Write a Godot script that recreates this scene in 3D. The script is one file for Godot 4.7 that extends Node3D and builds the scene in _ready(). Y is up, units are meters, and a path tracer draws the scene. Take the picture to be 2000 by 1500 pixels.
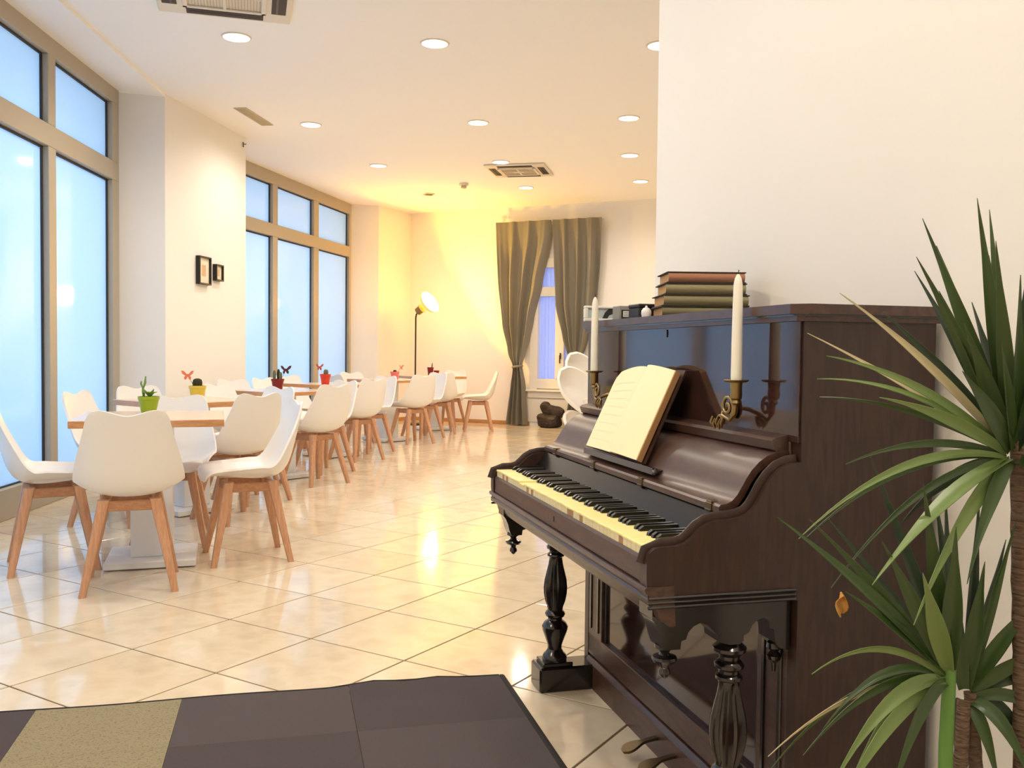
extends Node3D

# A bright breakfast room with a curved glazed facade and an old upright piano. Metres, y up; the camera stands at the origin of the plan.

const CEIL := 3.285
var M := {}
var rng := RandomNumberGenerator.new()
var used := {}


# ---------------------------------------------------------------- mesh builder
class Shape:
	var v := PackedVector3Array()
	var n := PackedVector3Array()
	var uv := PackedVector2Array()
	var keep_uv := false

	# adds one closed piece: turned outside-out if needed, normals smoothed below the crease angle
	func add(p: PackedVector3Array, ix: PackedInt32Array, crease := 40.0, t := PackedVector2Array(), fix := true) -> void:
		var vol := 0.0
		var mid := Vector3.ZERO
		for q in p:
			mid += q
		mid /= maxi(1, p.size())
		for k in range(0, ix.size(), 3):
			vol += (p[ix[k]] - mid).dot((p[ix[k + 1]] - mid).cross(p[ix[k + 2]] - mid))
		var flip := fix and vol > 0.0
		var fn := PackedVector3Array()
		var at := {}
		for k in range(0, ix.size(), 3):
			var a := p[ix[k]]
			var b := p[ix[k + 1]]
			var c := p[ix[k + 2]]
			var m := (c - a).cross(b - a)
			if flip:
				m = -m
			fn.append(m)
			for j in 3:
				var key := Vector3i((p[ix[k + j]] * 20000.0).round())
				if not at.has(key):
					at[key] = PackedInt32Array()
				at[key].append(k / 3)
		var cosc := cos(deg_to_rad(crease))
		for k in range(0, ix.size(), 3):
			var f := fn[k / 3]
			if f.length_squared() < 1e-18:
				continue
			var fu := f.normalized()
			for j in 3:
				var i: int = ix[k + ((2 - j) if flip else j)]
				var s := Vector3.ZERO
				for o in at[Vector3i((p[i] * 20000.0).round())]:
					var g := fn[o]
					if g.length_squared() > 1e-18 and g.normalized().dot(fu) > cosc:
						s += g
				v.append(p[i])
				n.append(s.normalized() if s.length_squared() > 1e-20 else fu)
				uv.append(t[i] if t.size() else Vector2.ZERO)
		if t.size():
			keep_uv = true

	func mesh() -> ArrayMesh:
		var a := []
		a.resize(Mesh.ARRAY_MAX)
		a[Mesh.ARRAY_VERTEX] = v
		a[Mesh.ARRAY_NORMAL] = n
		if keep_uv:
			a[Mesh.ARRAY_TEX_UV] = uv
		var m := ArrayMesh.new()
		m.add_surface_from_arrays(Mesh.PRIMITIVE_TRIANGLES, a)
		return m

	# a block with chamfered edges
	func box(size: Vector3, c := Vector3.ZERO, ch := 0.002, rot := Basis()) -> Shape:
		var h := size / 2.0
		ch = minf(ch, minf(h.x, minf(h.y, h.z)) * 0.9)
		var p := PackedVector3Array()
		var ix := PackedInt32Array()
		for i in 8:
			var s := Vector3(1 if i & 1 else -1, 1 if i & 2 else -1, 1 if i & 4 else -1)
			for ax in 3:
				var q := Vector3.ZERO
				for d in 3:
					q[d] = s[d] * (h[d] if d == ax else h[d] - ch)
				p.append(q)
		var faces := []
		for ax in 3:
			var b1 := 1 << ((ax + 1) % 3)
			var b2 := 1 << ((ax + 2) % 3)
			for s in [0, 1 << ax]:
				faces.append([s * 3 + ax, (s | b1) * 3 + ax, (s | b1 | b2) * 3 + ax, (s | b2) * 3 + ax])
			for o in [0, b1, b2, b1 | b2]:
				var e: int = o | (1 << ax)
				var a1 := (ax + 1) % 3
				var a2 := (ax + 2) % 3
				faces.append([o * 3 + a1, e * 3 + a1, e * 3 + a2, o * 3 + a2])
		for i in 8:
			faces.append([i * 3, i * 3 + 1, i * 3 + 2])
		for f in faces:
			var nn: Vector3 = (p[f[2]] - p[f[0]]).cross(p[f[1]] - p[f[0]])
			var out: bool = nn.dot(p[f[0]] + p[f[2]]) > 0.0
			for k in range(1, f.size() - 1):
				if out:
					ix.append_array([f[0], f[k], f[k + 1]])
				else:
					ix.append_array([f[0], f[k + 1], f[k]])
		for i in p.size():
			p[i] = rot * p[i] + c
		add(p, ix, 20.0, PackedVector2Array(), false)
		return self

	# a polygon in the plane of two axes, drawn out along the third
	func prism(poly: PackedVector2Array, from: float, to: float, axis := "x", crease := 35.0) -> Shape:
		var tri := Geometry2D.triangulate_polygon(poly)
		var p := PackedVector3Array()
		var ix := PackedInt32Array()
		var k := poly.size()
		for d in [from, to]:
			for q in poly:
				p.append(Vector3(d, q.y, q.x) if axis == "x" else Vector3(q.x, d, q.y) if axis == "y" else Vector3(q.x, q.y, d))
		var ccw := not Geometry2D.is_polygon_clockwise(poly)
		for i in range(0, tri.size(), 3):
			var a := tri[i]
			var b := tri[i + 1]
			var c := tri[i + 2]
			if ((poly[b] - poly[a]).cross(poly[c] - poly[a]) > 0.0) != ccw:
				var s := b
				b = c
				c = s
			ix.append_array([a, b, c])
			ix.append_array([k + a, k + c, k + b])
		for i in k:
			var j := (i + 1) % k
			ix.append_array([i, k + i, j, j, k + i, k + j])
		add(p, ix, crease)
		return self

	# a profile of (radius, height) turned about the y axis
	func lathe(prof: PackedVector2Array, segs := 24, c := Vector3.ZERO, rot := Basis(), flutes := 0, f0 := 0.0, f1 := 0.0, crease := 40.0) -> Shape:
		var p := PackedVector3Array()
		var ix := PackedInt32Array()
		var k := prof.size()
		for i in segs:
			var a := TAU * i / segs
			for q in prof:
				var r := q.x
				if flutes and q.y > f0 and q.y < f1:
					r *= 1.0 - 0.16 * pow(absf(sin(a * flutes / 2.0)), 6.0) - 0.02
				p.append(rot * Vector3(r * cos(a), q.y, r * sin(a)) + c)
		for i in segs:
			var j := (i + 1) % segs
			for m in k - 1:
				var a := i * k + m
				var b := j * k + m
				ix.append_array([a, b, a + 1, b, b + 1, a + 1])
		p.append(rot * Vector3(0, prof[0].y, 0) + c)
		p.append(rot * Vector3(0, prof[k - 1].y, 0) + c)
		for i in segs:
			var j := (i + 1) % segs
			ix.append_array([p.size() - 2, j * k, i * k])
			ix.append_array([p.size() - 1, i * k + k - 1, j * k + k - 1])
		add(p, ix, crease)
		return self

	# a round bar along points
	func tube(pts: PackedVector3Array, radii: PackedFloat32Array, segs := 10, flat := 1.0) -> Shape:
		var p := PackedVector3Array()
		var ix := PackedInt32Array()
		var up := Vector3.UP if absf((pts[1] - pts[0]).normalized().y) < 0.9 else Vector3.RIGHT
		for i in pts.size():
			var d := (pts[mini(i + 1, pts.size() - 1)] - pts[maxi(i - 1, 0)]).normalized()
			var x := up.cross(d).normalized()
			var y := d.cross(x)
			up = y
			var r := radii[mini(i, radii.size() - 1)]
			for s in segs:
				var a := TAU * (s + 0.5) / segs
				p.append(pts[i] + x * cos(a) * r + y * sin(a) * r * flat)
		for i in pts.size() - 1:
			for s in segs:
				var t := (s + 1) % segs
				var a := i * segs + s
				var b := i * segs + t
				ix.append_array([a, b, a + segs, b, b + segs, a + segs])
		var e := (pts.size() - 1) * segs
		for s in range(1, segs - 1):
			ix.append_array([0, s + 1, s, e, e + s, e + s + 1])
		add(p, ix, 50.0)
		return self

	# a curved sheet with thickness; pos(u, v) with u, v in 0..1
	func sheet(nu: int, nv: int, pos: Callable, thick: float, crease := 60.0, with_uv := false) -> Shape:
		var g := []
		for i in nu + 1:
			for j in nv + 1:
				g.append(pos.call(float(i) / nu, float(j) / nv))
		var p := PackedVector3Array()
		var t := PackedVector2Array()
		for side in [0.5, -0.5]:
			for i in nu + 1:
				for j in nv + 1:
					var du: Vector3 = g[mini(i + 1, nu) * (nv + 1) + j] - g[maxi(i - 1, 0) * (nv + 1) + j]
					var dv: Vector3 = g[i * (nv + 1) + mini(j + 1, nv)] - g[i * (nv + 1) + maxi(j - 1, 0)]
					p.append(g[i * (nv + 1) + j] + du.cross(dv).normalized() * thick * side)
					t.append(Vector2(float(i) / nu, float(j) / nv))
		var ix := PackedInt32Array()
		var o := (nu + 1) * (nv + 1)
		for i in nu:
			for j in nv:
				var a := i * (nv + 1) + j
				var b := a + nv + 1
				ix.append_array([a, b, a + 1, b, b + 1, a + 1])
				ix.append_array([o + a, o + a + 1, o + b, o + b, o + a + 1, o + b + 1])
		var rim := []
		for i in nu:
			rim.append([i * (nv + 1), (i + 1) * (nv + 1)])
		for j in nv:
			rim.append([nu * (nv + 1) + j, nu * (nv + 1) + j + 1])
		for i in nu:
			rim.append([(nu - i) * (nv + 1) + nv, (nu - i - 1) * (nv + 1) + nv])
		for j in nv:
			rim.append([nv - j, nv - j - 1])
		for r in rim:
			ix.append_array([r[0], o + r[0], r[1], r[1], o + r[0], o + r[1]])
		# the sheet may be nearly flat, so its turn is taken from the first face instead of its volume
		add(p, ix, crease, t if with_uv else PackedVector2Array())
		return self


func pts2(a: Array) -> PackedVector2Array:
	var p := PackedVector2Array()
	for k in range(0, a.size(), 2):
		p.append(Vector2(a[k], a[k + 1]))
	return p


# ---------------------------------------------------------------- scene helpers
func numbered(called: String) -> String:
	var k: int = used.get(called, 0)
	used[called] = k + 1
	return called if k == 0 else "%s_%03d" % [called, k]


func thing(called: String, label: String, category: String, at := Vector3.ZERO, turn := 0.0, group := "") -> Node3D:
	var o := Node3D.new()
	o.name = numbered(called)
	add_child(o)
	o.position = at
	o.rotation.y = turn
	tag(o, label, category, group)
	return o


func tag(o: Node3D, label: String, category := "", group := "") -> void:
	if label:
		o.set_meta("label", label)
	if category:
		o.set_meta("category", category)
	if group:
		o.set_meta("group", group)


func put(called: String, m: Mesh, mat: Material, parent: Node = null) -> MeshInstance3D:
	var o := MeshInstance3D.new()
	o.mesh = m
	o.material_override = mat
	if parent == null:
		o.name = numbered(called)
		add_child(o)
	else:
		var k := 0
		while parent.has_node(NodePath(called if k == 0 else "%s_%03d" % [called, k])):
			k = maxi(k + 1, int(parent.get_meta("count_" + called, 0)))
		parent.set_meta("count_" + called, k + 1)
		o.name = called if k == 0 else "%s_%03d" % [called, k]
		parent.add_child(o)
	return o


func part(called: String, s: Shape, mat: Material, parent: Node = null) -> MeshInstance3D:
	return put(called, s.mesh(), mat, parent)


func struct(called: String, s: Shape, mat: Material, label: String) -> MeshInstance3D:
	var o := put(called, s.mesh(), mat)
	o.set_meta("kind", "structure")
	o.set_meta("label", label)
	return o


func copy_of(o: Node3D, called: String, at: Vector3, turn: float, label: String, group := "") -> Node3D:
	var c: Node3D = o.duplicate()
	c.name = numbered(called)
	add_child(c)
	c.position = at
	c.rotation.y = turn
	tag(c, label, "", group)
	return c


func noise(freq: float, seed_: int, ramp: Array, size := 512, octaves := 4, normal := 0.0) -> NoiseTexture2D:
	var f := FastNoiseLite.new()
	f.seed = seed_
	f.frequency = freq
	f.fractal_octaves = octaves
	var t := NoiseTexture2D.new()
	t.noise = f
	t.width = size
	t.height = size
	t.seamless = true
	if normal > 0.0:
		t.as_normal_map = true
		t.bump_strength = normal
	elif ramp.size():
		var g := Gradient.new()
		var off := PackedFloat32Array()
		var col := PackedColorArray()
		for k in ramp.size():
			off.append(float(k) / (ramp.size() - 1))
			col.append(ramp[k])
		g.offsets = off
		g.colors = col
		t.color_ramp = g
	return t


func mat(called: String, c: Color, rough := 0.5, tex: Texture2D = null, scale := Vector3.ONE, metal := 0.0) -> StandardMaterial3D:
	var m := StandardMaterial3D.new()
	m.resource_name = called
	m.albedo_color = c
	m.roughness = rough
	m.metallic = metal
	if tex:
		m.albedo_texture = tex
		m.uv1_triplanar = true
		m.uv1_scale = scale
	M[called] = m
	return m


func bump(m: StandardMaterial3D, t: Texture2D, depth_cm: float) -> void:
	m.heightmap_enabled = true
	m.heightmap_texture = t
	m.heightmap_scale = depth_cm
	m.uv1_triplanar = true


func coat(m: StandardMaterial3D, amount: float, rough: float) -> void:
	m.clearcoat_enabled = true
	m.clearcoat = amount
	m.clearcoat_roughness = rough


func rgb(r: int, g: int, b: int) -> Color:
	return Color8(r, g, b)


# ---------------------------------------------------------------- build
func _ready() -> void:
	rng.seed = 7
	setup_camera()
	setup_sky()
	materials()
	room()
	floor_tiles()
	windows()
	ceiling_fittings()
	floor_lamp()
	tables_and_chairs()
	piano()
	on_the_piano()
	curtains()
	far_corner()
	carpet()
	plant()


func setup_camera() -> void:
	var cam := Camera3D.new()
	cam.name = "camera"
	var p := -0.0342179
	var r := 0.0105
	cam.transform = Transform3D(Basis(
		Vector3(cos(r), sin(r) * cos(p), sin(r) * sin(p)),
		Vector3(-sin(r), cos(r) * cos(p), cos(r) * sin(p)),
		Vector3(0, -sin(p), cos(p))), Vector3(0, 1.095, 0))
	cam.fov = rad_to_deg(2.0 * atan(750.0 / 1800.0))
	cam.near = 0.05
	cam.far = 100.0
	add_child(cam)
	cam.current = true


func setup_sky() -> void:
	var e := Environment.new()
	e.background_mode = Environment.BG_SKY
	var s := ProceduralSkyMaterial.new()
	s.sky_top_color = rgb(172, 205, 248)
	s.sky_horizon_color = rgb(212, 230, 255)
	s.ground_horizon_color = rgb(205, 226, 250)
	s.ground_bottom_color = rgb(190, 205, 225)
	s.sky_energy_multiplier = 1.9
	s.ground_energy_multiplier = 1.75
	e.sky = Sky.new()
	e.sky.sky_material = s
	e.tonemap_mode = Environment.TONE_MAPPER_LINEAR
	e.tonemap_exposure = 1.0
	e.sdfgi_enabled = true
	e.ssao_enabled = true
	e.ssil_enabled = true
	var w := WorldEnvironment.new()
	w.name = "environment"
	w.environment = e
	add_child(w)


func materials() -> void:
	var cloudy := noise(0.004, 3, [Color(0.93, 0.92, 0.9), Color(1, 1, 1), Color(0.96, 0.94, 0.92)])
	var grain := noise(0.012, 11, [Color(0.87, 0.84, 0.82), Color(1, 1, 1), Color(0.91, 0.88, 0.86), Color(1, 0.99, 0.98)], 512, 5)
	var dark_grain := noise(0.01, 21, [Color(0.7, 0.64, 0.62), Color(1, 0.97, 0.94), Color(0.8, 0.73, 0.7), Color(1.0, 0.9, 0.84), Color(0.74, 0.7, 0.68)], 512, 5)
	var weave := noise(0.2, 31, [], 256, 2)
	mat("plaster", rgb(241, 238, 233), 0.85)
	mat("ceiling_paint", rgb(249, 247, 244), 0.9)
	mat("tile_a", rgb(230, 215, 190), 0.09, cloudy, Vector3(1.6, 1.6, 1.6))
	mat("tile_b", rgb(233, 219, 195), 0.085, cloudy, Vector3(1.3, 1.3, 1.3))
	mat("tile_c", rgb(227, 211, 185), 0.095, cloudy, Vector3(1.9, 1.9, 1.9))
	mat("grout", rgb(112, 90, 64), 0.9)
	mat("aluminium", rgb(176, 166, 148), 0.45)
	mat("gasket", rgb(45, 45, 50), 0.6)
	var g := mat("frosted_glass", rgb(196, 222, 245), 0.06)
	g.backlight_enabled = true
	g.backlight = Color(0.87, 0.95, 1.0)
	var g2 := mat("lavender_glass", rgb(190, 200, 240), 0.15)
	g2.backlight_enabled = true
	g2.backlight = Color(0.88, 0.9, 1.0)
	mat("white_wood", rgb(232, 226, 214), 0.45)
	mat("skirting_wood", rgb(196, 146, 96), 0.45, grain, Vector3(1, 6, 6))
	mat("white_plastic", rgb(243, 240, 236), 0.28)
	mat("cushion_white", rgb(243, 240, 236), 0.38)
	mat("leg_wood", rgb(216, 166, 130), 0.42, grain, Vector3(9, 1.2, 9))
	mat("rail_wood", rgb(192, 142, 106), 0.45, grain, Vector3(3, 9, 3))
	mat("table_wood", rgb(206, 150, 98), 0.22, grain, Vector3(1.2, 8, 8))
	coat(M.table_wood, 0.6, 0.12)
	mat("table_laminate", rgb(232, 208, 184), 0.2, grain, Vector3(1.2, 8, 8))
	mat("white_lacquer", rgb(240, 240, 240), 0.3)
	mat("mahogany", rgb(58, 39, 32), 0.42, dark_grain, Vector3(2.2, 0.7, 5))
	coat(M.mahogany, 0.22, 0.25)
	mat("mahogany_front", rgb(80, 58, 50), 0.38, dark_grain, Vector3(0.7, 3, 3))
	coat(M.mahogany_front, 0.25, 0.26)
	mat("polished_panel", rgb(62, 46, 44), 0.07, dark_grain, Vector3(0.6, 1.6, 2))
	coat(M.polished_panel, 0.15, 0.03)
	M.polished_panel.metallic_specular = 0.5
	mat("ebonised", rgb(24, 18, 18), 0.2)
	coat(M.ebonised, 0.5, 0.12)
	mat("fall_black", rgb(16, 14, 14), 0.22)
	mat("ivory", rgb(255, 240, 166), 0.3)
	mat("ivory_front", rgb(238, 226, 180), 0.4)
	mat("bare_key_wood", rgb(176, 138, 96), 0.6)
	mat("ebony_key", rgb(18, 17, 18), 0.28)
	mat("brass", rgb(150, 126, 84), 0.36, null, Vector3.ONE, 1.0)
	mat("dull_brass", rgb(98, 82, 58), 0.42, null, Vector3.ONE, 0.9)
	mat("candle_wax", rgb(246, 242, 230), 0.4)
	M.candle_wax.subsurf_scatter_enabled = true
	M.candle_wax.subsurf_scatter_strength = 0.3
	mat("wick", rgb(60, 55, 50), 0.9)
	mat("page", rgb(252, 241, 200), 0.85)
	mat("page_edge", rgb(206, 164, 112), 0.8, noise(0.08, 77, [Color(0.8, 0.75, 0.7), Color(1, 1, 1)], 256, 2), Vector3(1, 40, 40))
	mat("page_print", rgb(236, 222, 176), 0.9)
	mat("book_cover", rgb(58, 36, 26), 0.5)
	mat("cloth_red", rgb(164, 116, 90), 0.75)
	mat("cloth_olive", rgb(140, 130, 98), 0.75)
	mat("cloth_moss", rgb(132, 124, 92), 0.75)
	mat("cloth_dark_olive", rgb(116, 110, 80), 0.75)
	mat("board_dark", rgb(56, 48, 34), 0.7)
	mat("curtain_cloth", rgb(132, 126, 112), 0.75)
	M.curtain_cloth.rim_enabled = true
	M.curtain_cloth.rim = 0.3
	bump(M.curtain_cloth, weave, 0.01)
	M.curtain_cloth.uv1_scale = Vector3(6, 6, 6)
	mat("black_frame", rgb(14, 12, 12), 0.4)
	mat("picture_paper", rgb(236, 226, 204), 0.8)
	mat("picture_tint", rgb(214, 178, 140), 0.8)
	mat("vent_white", rgb(228, 218, 200), 0.5)
	mat("vent_shade", rgb(196, 180, 150), 0.6)
	mat("slot_dark", rgb(44, 34, 26), 0.6)
	mat("lamp_metal", rgb(62, 44, 32), 0.4, null, Vector3.ONE, 0.4)
	mat("lamp_cup", rgb(150, 122, 76), 0.45, null, Vector3.ONE, 0.5)
	var l := mat("downlight_glow", rgb(255, 250, 240), 0.5)
	l.emission_enabled = true
	l.emission = rgb(255, 246, 230)
	l.emission_energy_multiplier = 3.0
	var b := mat("lamp_glow", rgb(255, 240, 205), 0.5)
	b.emission_enabled = true
	b.emission = rgb(255, 228, 160)
	b.emission_energy_multiplier = 9.0
	var sg := mat("lamp_shade_glow", rgb(225, 180, 110), 0.5)
	sg.emission_enabled = true
	sg.emission = rgb(255, 190, 100)
	sg.emission_energy_multiplier = 0.8
	mat("rug_dark", rgb(70, 62, 65), 0.95)
	mat("rug_dark_light", rgb(78, 70, 72), 0.95)
	mat("rug_brown", rgb(84, 75, 74), 0.95)
	mat("rug_beige", rgb(150, 140, 112), 0.95, noise(0.03, 41, [Color(0.72, 0.7, 0.66), Color(1, 1, 1), Color(0.86, 0.84, 0.8)], 512, 4), Vector3(3, 3, 3))
	for k in ["rug_dark", "rug_dark_light", "rug_brown", "rug_beige"]:
		bump(M[k], weave, 0.12)
		M[k].uv1_scale = Vector3(5, 5, 5)
	mat("rug_binding", rgb(30, 26, 28), 0.9)
	mat("leaf_green", rgb(62, 84, 40), 0.38, noise(0.02, 51, [Color(0.8, 0.85, 0.75), Color(1, 1, 1)], 256, 3), Vector3(3, 1, 3))
	mat("leaf_dark", rgb(40, 58, 38), 0.36)
	mat("leaf_light", rgb(112, 134, 76), 0.36)
	mat("leaf_dry", rgb(186, 174, 136), 0.6)
	for k in ["leaf_green", "leaf_dark", "leaf_light", "leaf_dry"]:
		M[k].backlight_enabled = true
		M[k].backlight = Color(0.25, 0.3, 0.1)
	mat("shoot_green", rgb(92, 134, 58), 0.4)
	mat("bark", rgb(112, 90, 72), 0.9, noise(0.03, 61, [Color(0.55, 0.5, 0.46), Color(1, 1, 1), Color(0.7, 0.66, 0.6)], 256, 4), Vector3(4, 14, 4))
	bump(M.bark, noise(0.03, 62, [], 256, 4), 0.5)
	mat("dry_orange", rgb(196, 140, 62), 0.7)
	mat("soil", rgb(54, 40, 30), 0.95)
	mat("terracotta", rgb(150, 96, 70), 0.8)
	mat("pot_green", rgb(150, 176, 30), 0.3)
	mat("pot_yellow", rgb(226, 196, 70), 0.3)
	mat("pot_maroon", rgb(124, 14, 20), 0.3)
	mat("pot_red", rgb(214, 58, 36), 0.3)
	mat("pot_pink", rgb(240, 120, 116), 0.3)
	mat("cactus_green", rgb(112, 150, 70), 0.6)
	mat("cactus_grey", rgb(104, 112, 84), 0.7)
	mat("cactus_dark", rgb(52, 52, 22), 0.8)
	mat("wing_orange", rgb(240, 130, 92), 0.6)
	mat("wing_plum", rgb(72, 26, 34), 0.6)
	mat("wing_red", rgb(176, 74, 70), 0.6)
	mat("wing_pink", rgb(214, 120, 104), 0.6)
	mat("wire", rgb(90, 80, 70), 0.5)
	mat("stump_wood", rgb(48, 35, 26), 0.6, dark_grain, Vector3(3, 3, 3))
	bump(M.stump_wood, noise(0.02, 71, [], 256, 4), 1.0)
	mat("stump_pale", rgb(84, 70, 56), 0.7)
	mat("grey_card", rgb(150, 148, 142), 0.6)
	mat("black_card", rgb(30, 28, 28), 0.5)
	mat("white_card", rgb(236, 234, 228), 0.6)
	mat("photo_pale", rgb(190, 205, 205), 0.4)
	mat("photo_dark", rgb(46, 50, 52), 0.4)


# ---------------------------------------------------------------- the room shell
const BACK0 := Vector2(-1.634, -14.757)
const BACKD := Vector2(0.90822, 0.4185)


func back_at(s: float, y: float, off := 0.0) -> Vector3:
	return Vector3(BACK0.x + BACKD.x * s - 0.4185 * off, y, BACK0.y + BACKD.y * s + 0.90822 * off)


func back_basis() -> Basis:      # x along the back wall to the right, z into the room
	return Basis(Vector3(BACKD.x, 0, BACKD.y), Vector3.UP, Vector3(-0.4185, 0, 0.90822))


func room() -> void:
	var s := Shape.new().prism(pts2([-4.2, 3.9, 4.4, 3.9, 4.4, -15.9, -4.2, -15.9]), CEIL, CEIL + 0.25, "y")
	struct("ceiling", s, M.ceiling_paint, "smooth off-white ceiling with recessed lights")
	s = Shape.new().prism(pts2([-3.008, -7.996, -2.786, -9.633, -3.31, -9.76, -3.95, -9.7, -3.95, -7.8, -3.345, -7.87]), -0.01, CEIL + 0.01, "y", 20.0)
	struct("wall_left", s, M.plaster, "white pier with two small frames between the tall windows")
	s = Shape.new().prism(pts2([-2.422, -13.875, -2.037, -13.989, -1.634, -14.757, -1.70, -15.2, -3.2, -15.2, -3.2, -13.85]), -0.01, CEIL + 0.01, "y", 20.0)
	struct("wall_left", s, M.plaster, "white wall corner past the farther window")
	s = Shape.new().prism(pts2([-2.63, -2.75, -2.96, -2.70, -3.7, -2.7, -3.4, 3.6, -2.2, 3.6]), -0.01, CEIL + 0.01, "y", 20.0)
	struct("wall_left", s, M.plaster, "white wall on the near side of the tall window")
	s = Shape.new().prism(pts2([0.521, -3.39, 2.335, 3.376, 2.4, 3.6, 4.1, 3.6, 4.1, -4.31, 0.545, -3.40]), -0.01, CEIL + 0.01, "y", 20.0)
	struct("wall_right", s, M.plaster, "plain white wall standing behind the piano")
	s = Shape.new().box(Vector3(0.3, CEIL, 9.0), Vector3(3.95, CEIL / 2, -8.3), 0.0)
	struct("wall_right", s, M.plaster, "white side wall of the far part of the room")
	s = Shape.new().box(Vector3(7.6, CEIL, 0.3), Vector3(0.4, CEIL / 2, 3.55), 0.0)
	struct("wall_rear", s, M.plaster, "white wall closing the room at the near end")
	# back wall with an opening for the curtained window: s 2.14..3.06, y 0.58..2.42
	s = Shape.new()
	var b := back_basis()
	for r in [[-0.3, 2.14, 0.0, CEIL], [3.06, 6.3, 0.0, CEIL], [2.14, 3.06, 0.0, 0.56], [2.14, 3.06, 2.44, CEIL]]:
		s.box(Vector3(r[1] - r[0], r[3] - r[2], 0.3), back_at((r[0] + r[1]) / 2, (r[2] + r[3]) / 2, -0.15), 0.0, b)
	struct("wall_back", s, M.plaster, "white back wall lit yellow by the floor lamp")
	for r in [[0.0, 2.10], [3.1, 5.9]]:
		s = Shape.new().box(Vector3(r[1] - r[0], 0.055, 0.014), back_at((r[0] + r[1]) / 2, 0.0275, 0.008), 0.003, b)
		struct("baseboard_back", s, M.skirting_wood, "low light wood skirting along the back wall")
	var d := Vector2(-1.634 + 2.037, -14.757 + 13.989)
	var dn := d.normalized()
	s = Shape.new().box(Vector3(0.014, 0.055, d.length() - 0.02), Vector3(-1.8355 + 0.007 * -dn.y, 0.0275, -14.373 + 0.007 * dn.x), 0.003, Basis(Vector3.UP, atan2(dn.x, dn.y)))
	struct("baseboard_left", s, M.skirting_wood, "short wood skirting in the corner behind the floor lamp")
	# soffits over the window recesses, a little below the ceiling
	s = Shape.new().prism(pts2([-3.008, -7.996, -3.345, -7.87, -2.96, -2.72, -2.63, -2.75]), CEIL - 0.028, CEIL + 0.01, "y")
	struct("trim", s, M.ceiling_paint, "low plaster soffit over the nearer window recess")
	# little bracket on the pier's far edge
	var o := thing("wall_hook", "tiny brown hook high on the far edge of the white pier", "hook", Vector3(-2.79, 3.2, -9.55), atan2(0.99, 0.134))
	part("plate", Shape.new().box(Vector3(0.014, 0.05, 0.008), Vector3(0, 0, 0.004), 0.001), M.dull_brass, o)
	part("prong", Shape.new().tube(PackedVector3Array([Vector3(0, 0.01, 0.006), Vector3(0, 0.0, 0.025), Vector3(0, 0.012, 0.034)]), PackedFloat32Array([0.004]), 8), M.dull_brass, o)


func floor_tiles() -> void:
	var slab := struct("floor", Shape.new().prism(pts2([-4.2, 3.9, 4.4, 3.9, 4.4, -15.9, -4.2, -15.9]), -0.25, -0.0025, "y"), M.grout, "glossy cream stone tiles laid diagonally with thin brown joints")
	var side := 0.45058
	var o := Vector2(-0.99225, -3.08655)
	var di := Vector2(0.52898, -0.84864)
	var dj := Vector2(-0.84864, -0.52898)
	var tile := Shape.new().box(Vector3(side - 0.007, 0.012, side - 0.007), Vector3(0, -0.006, 0), 0.0014).mesh()
	var turn := Basis(Vector3(di.x, 0, di.y), Vector3.UP, Vector3(-dj.x, 0, -dj.y) * -1.0)
	turn = Basis(Vector3.UP, atan2(-di.y, di.x))
	var mats := [M.tile_a, M.tile_b, M.tile_c]
	var near := []
	var rest := []
	for i in range(-16, 40):
		for j in range(-26, 26):
			var c := o + di * (i + 0.5) * side + dj * (j + 0.5) * side
			if c.x < -3.5 or c.x > 3.9 or c.y > 3.6 or c.y < -15.3:
				continue
			var k: float = c.x / -minf(c.y, -0.1)
			if c.y < -2.0 and c.y > -10.2 and k > -0.6 and k < (0.3 if c.y > -4.2 else 0.16) and c.x > -3.4 and near.size() < 300:
				near.append(c)
			else:
				rest.append(c)
	for c in near:
		var t := put("tile", tile, mats[rng.randi() % 3], slab)
		t.transform = Transform3D(turn * Basis(Vector3.UP, (rng.randi() % 4) * PI / 2), Vector3(c.x, 0, c.y))
	var mm := MultiMesh.new()
	mm.transform_format = MultiMesh.TRANSFORM_3D
	mm.mesh = tile
	mm.instance_count = rest.size()
	for k in rest.size():
		mm.set_instance_transform(k, Transform3D(turn, Vector3(rest[k].x, 0, rest[k].y)))
	var mi := MultiMeshInstance3D.new()
	mi.name = "distant_tiles"
	mi.multimesh = mm
	mi.material_override = M.tile_a
	mi.set_meta("kind", "stuff")
	slab.add_child(mi)


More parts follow.
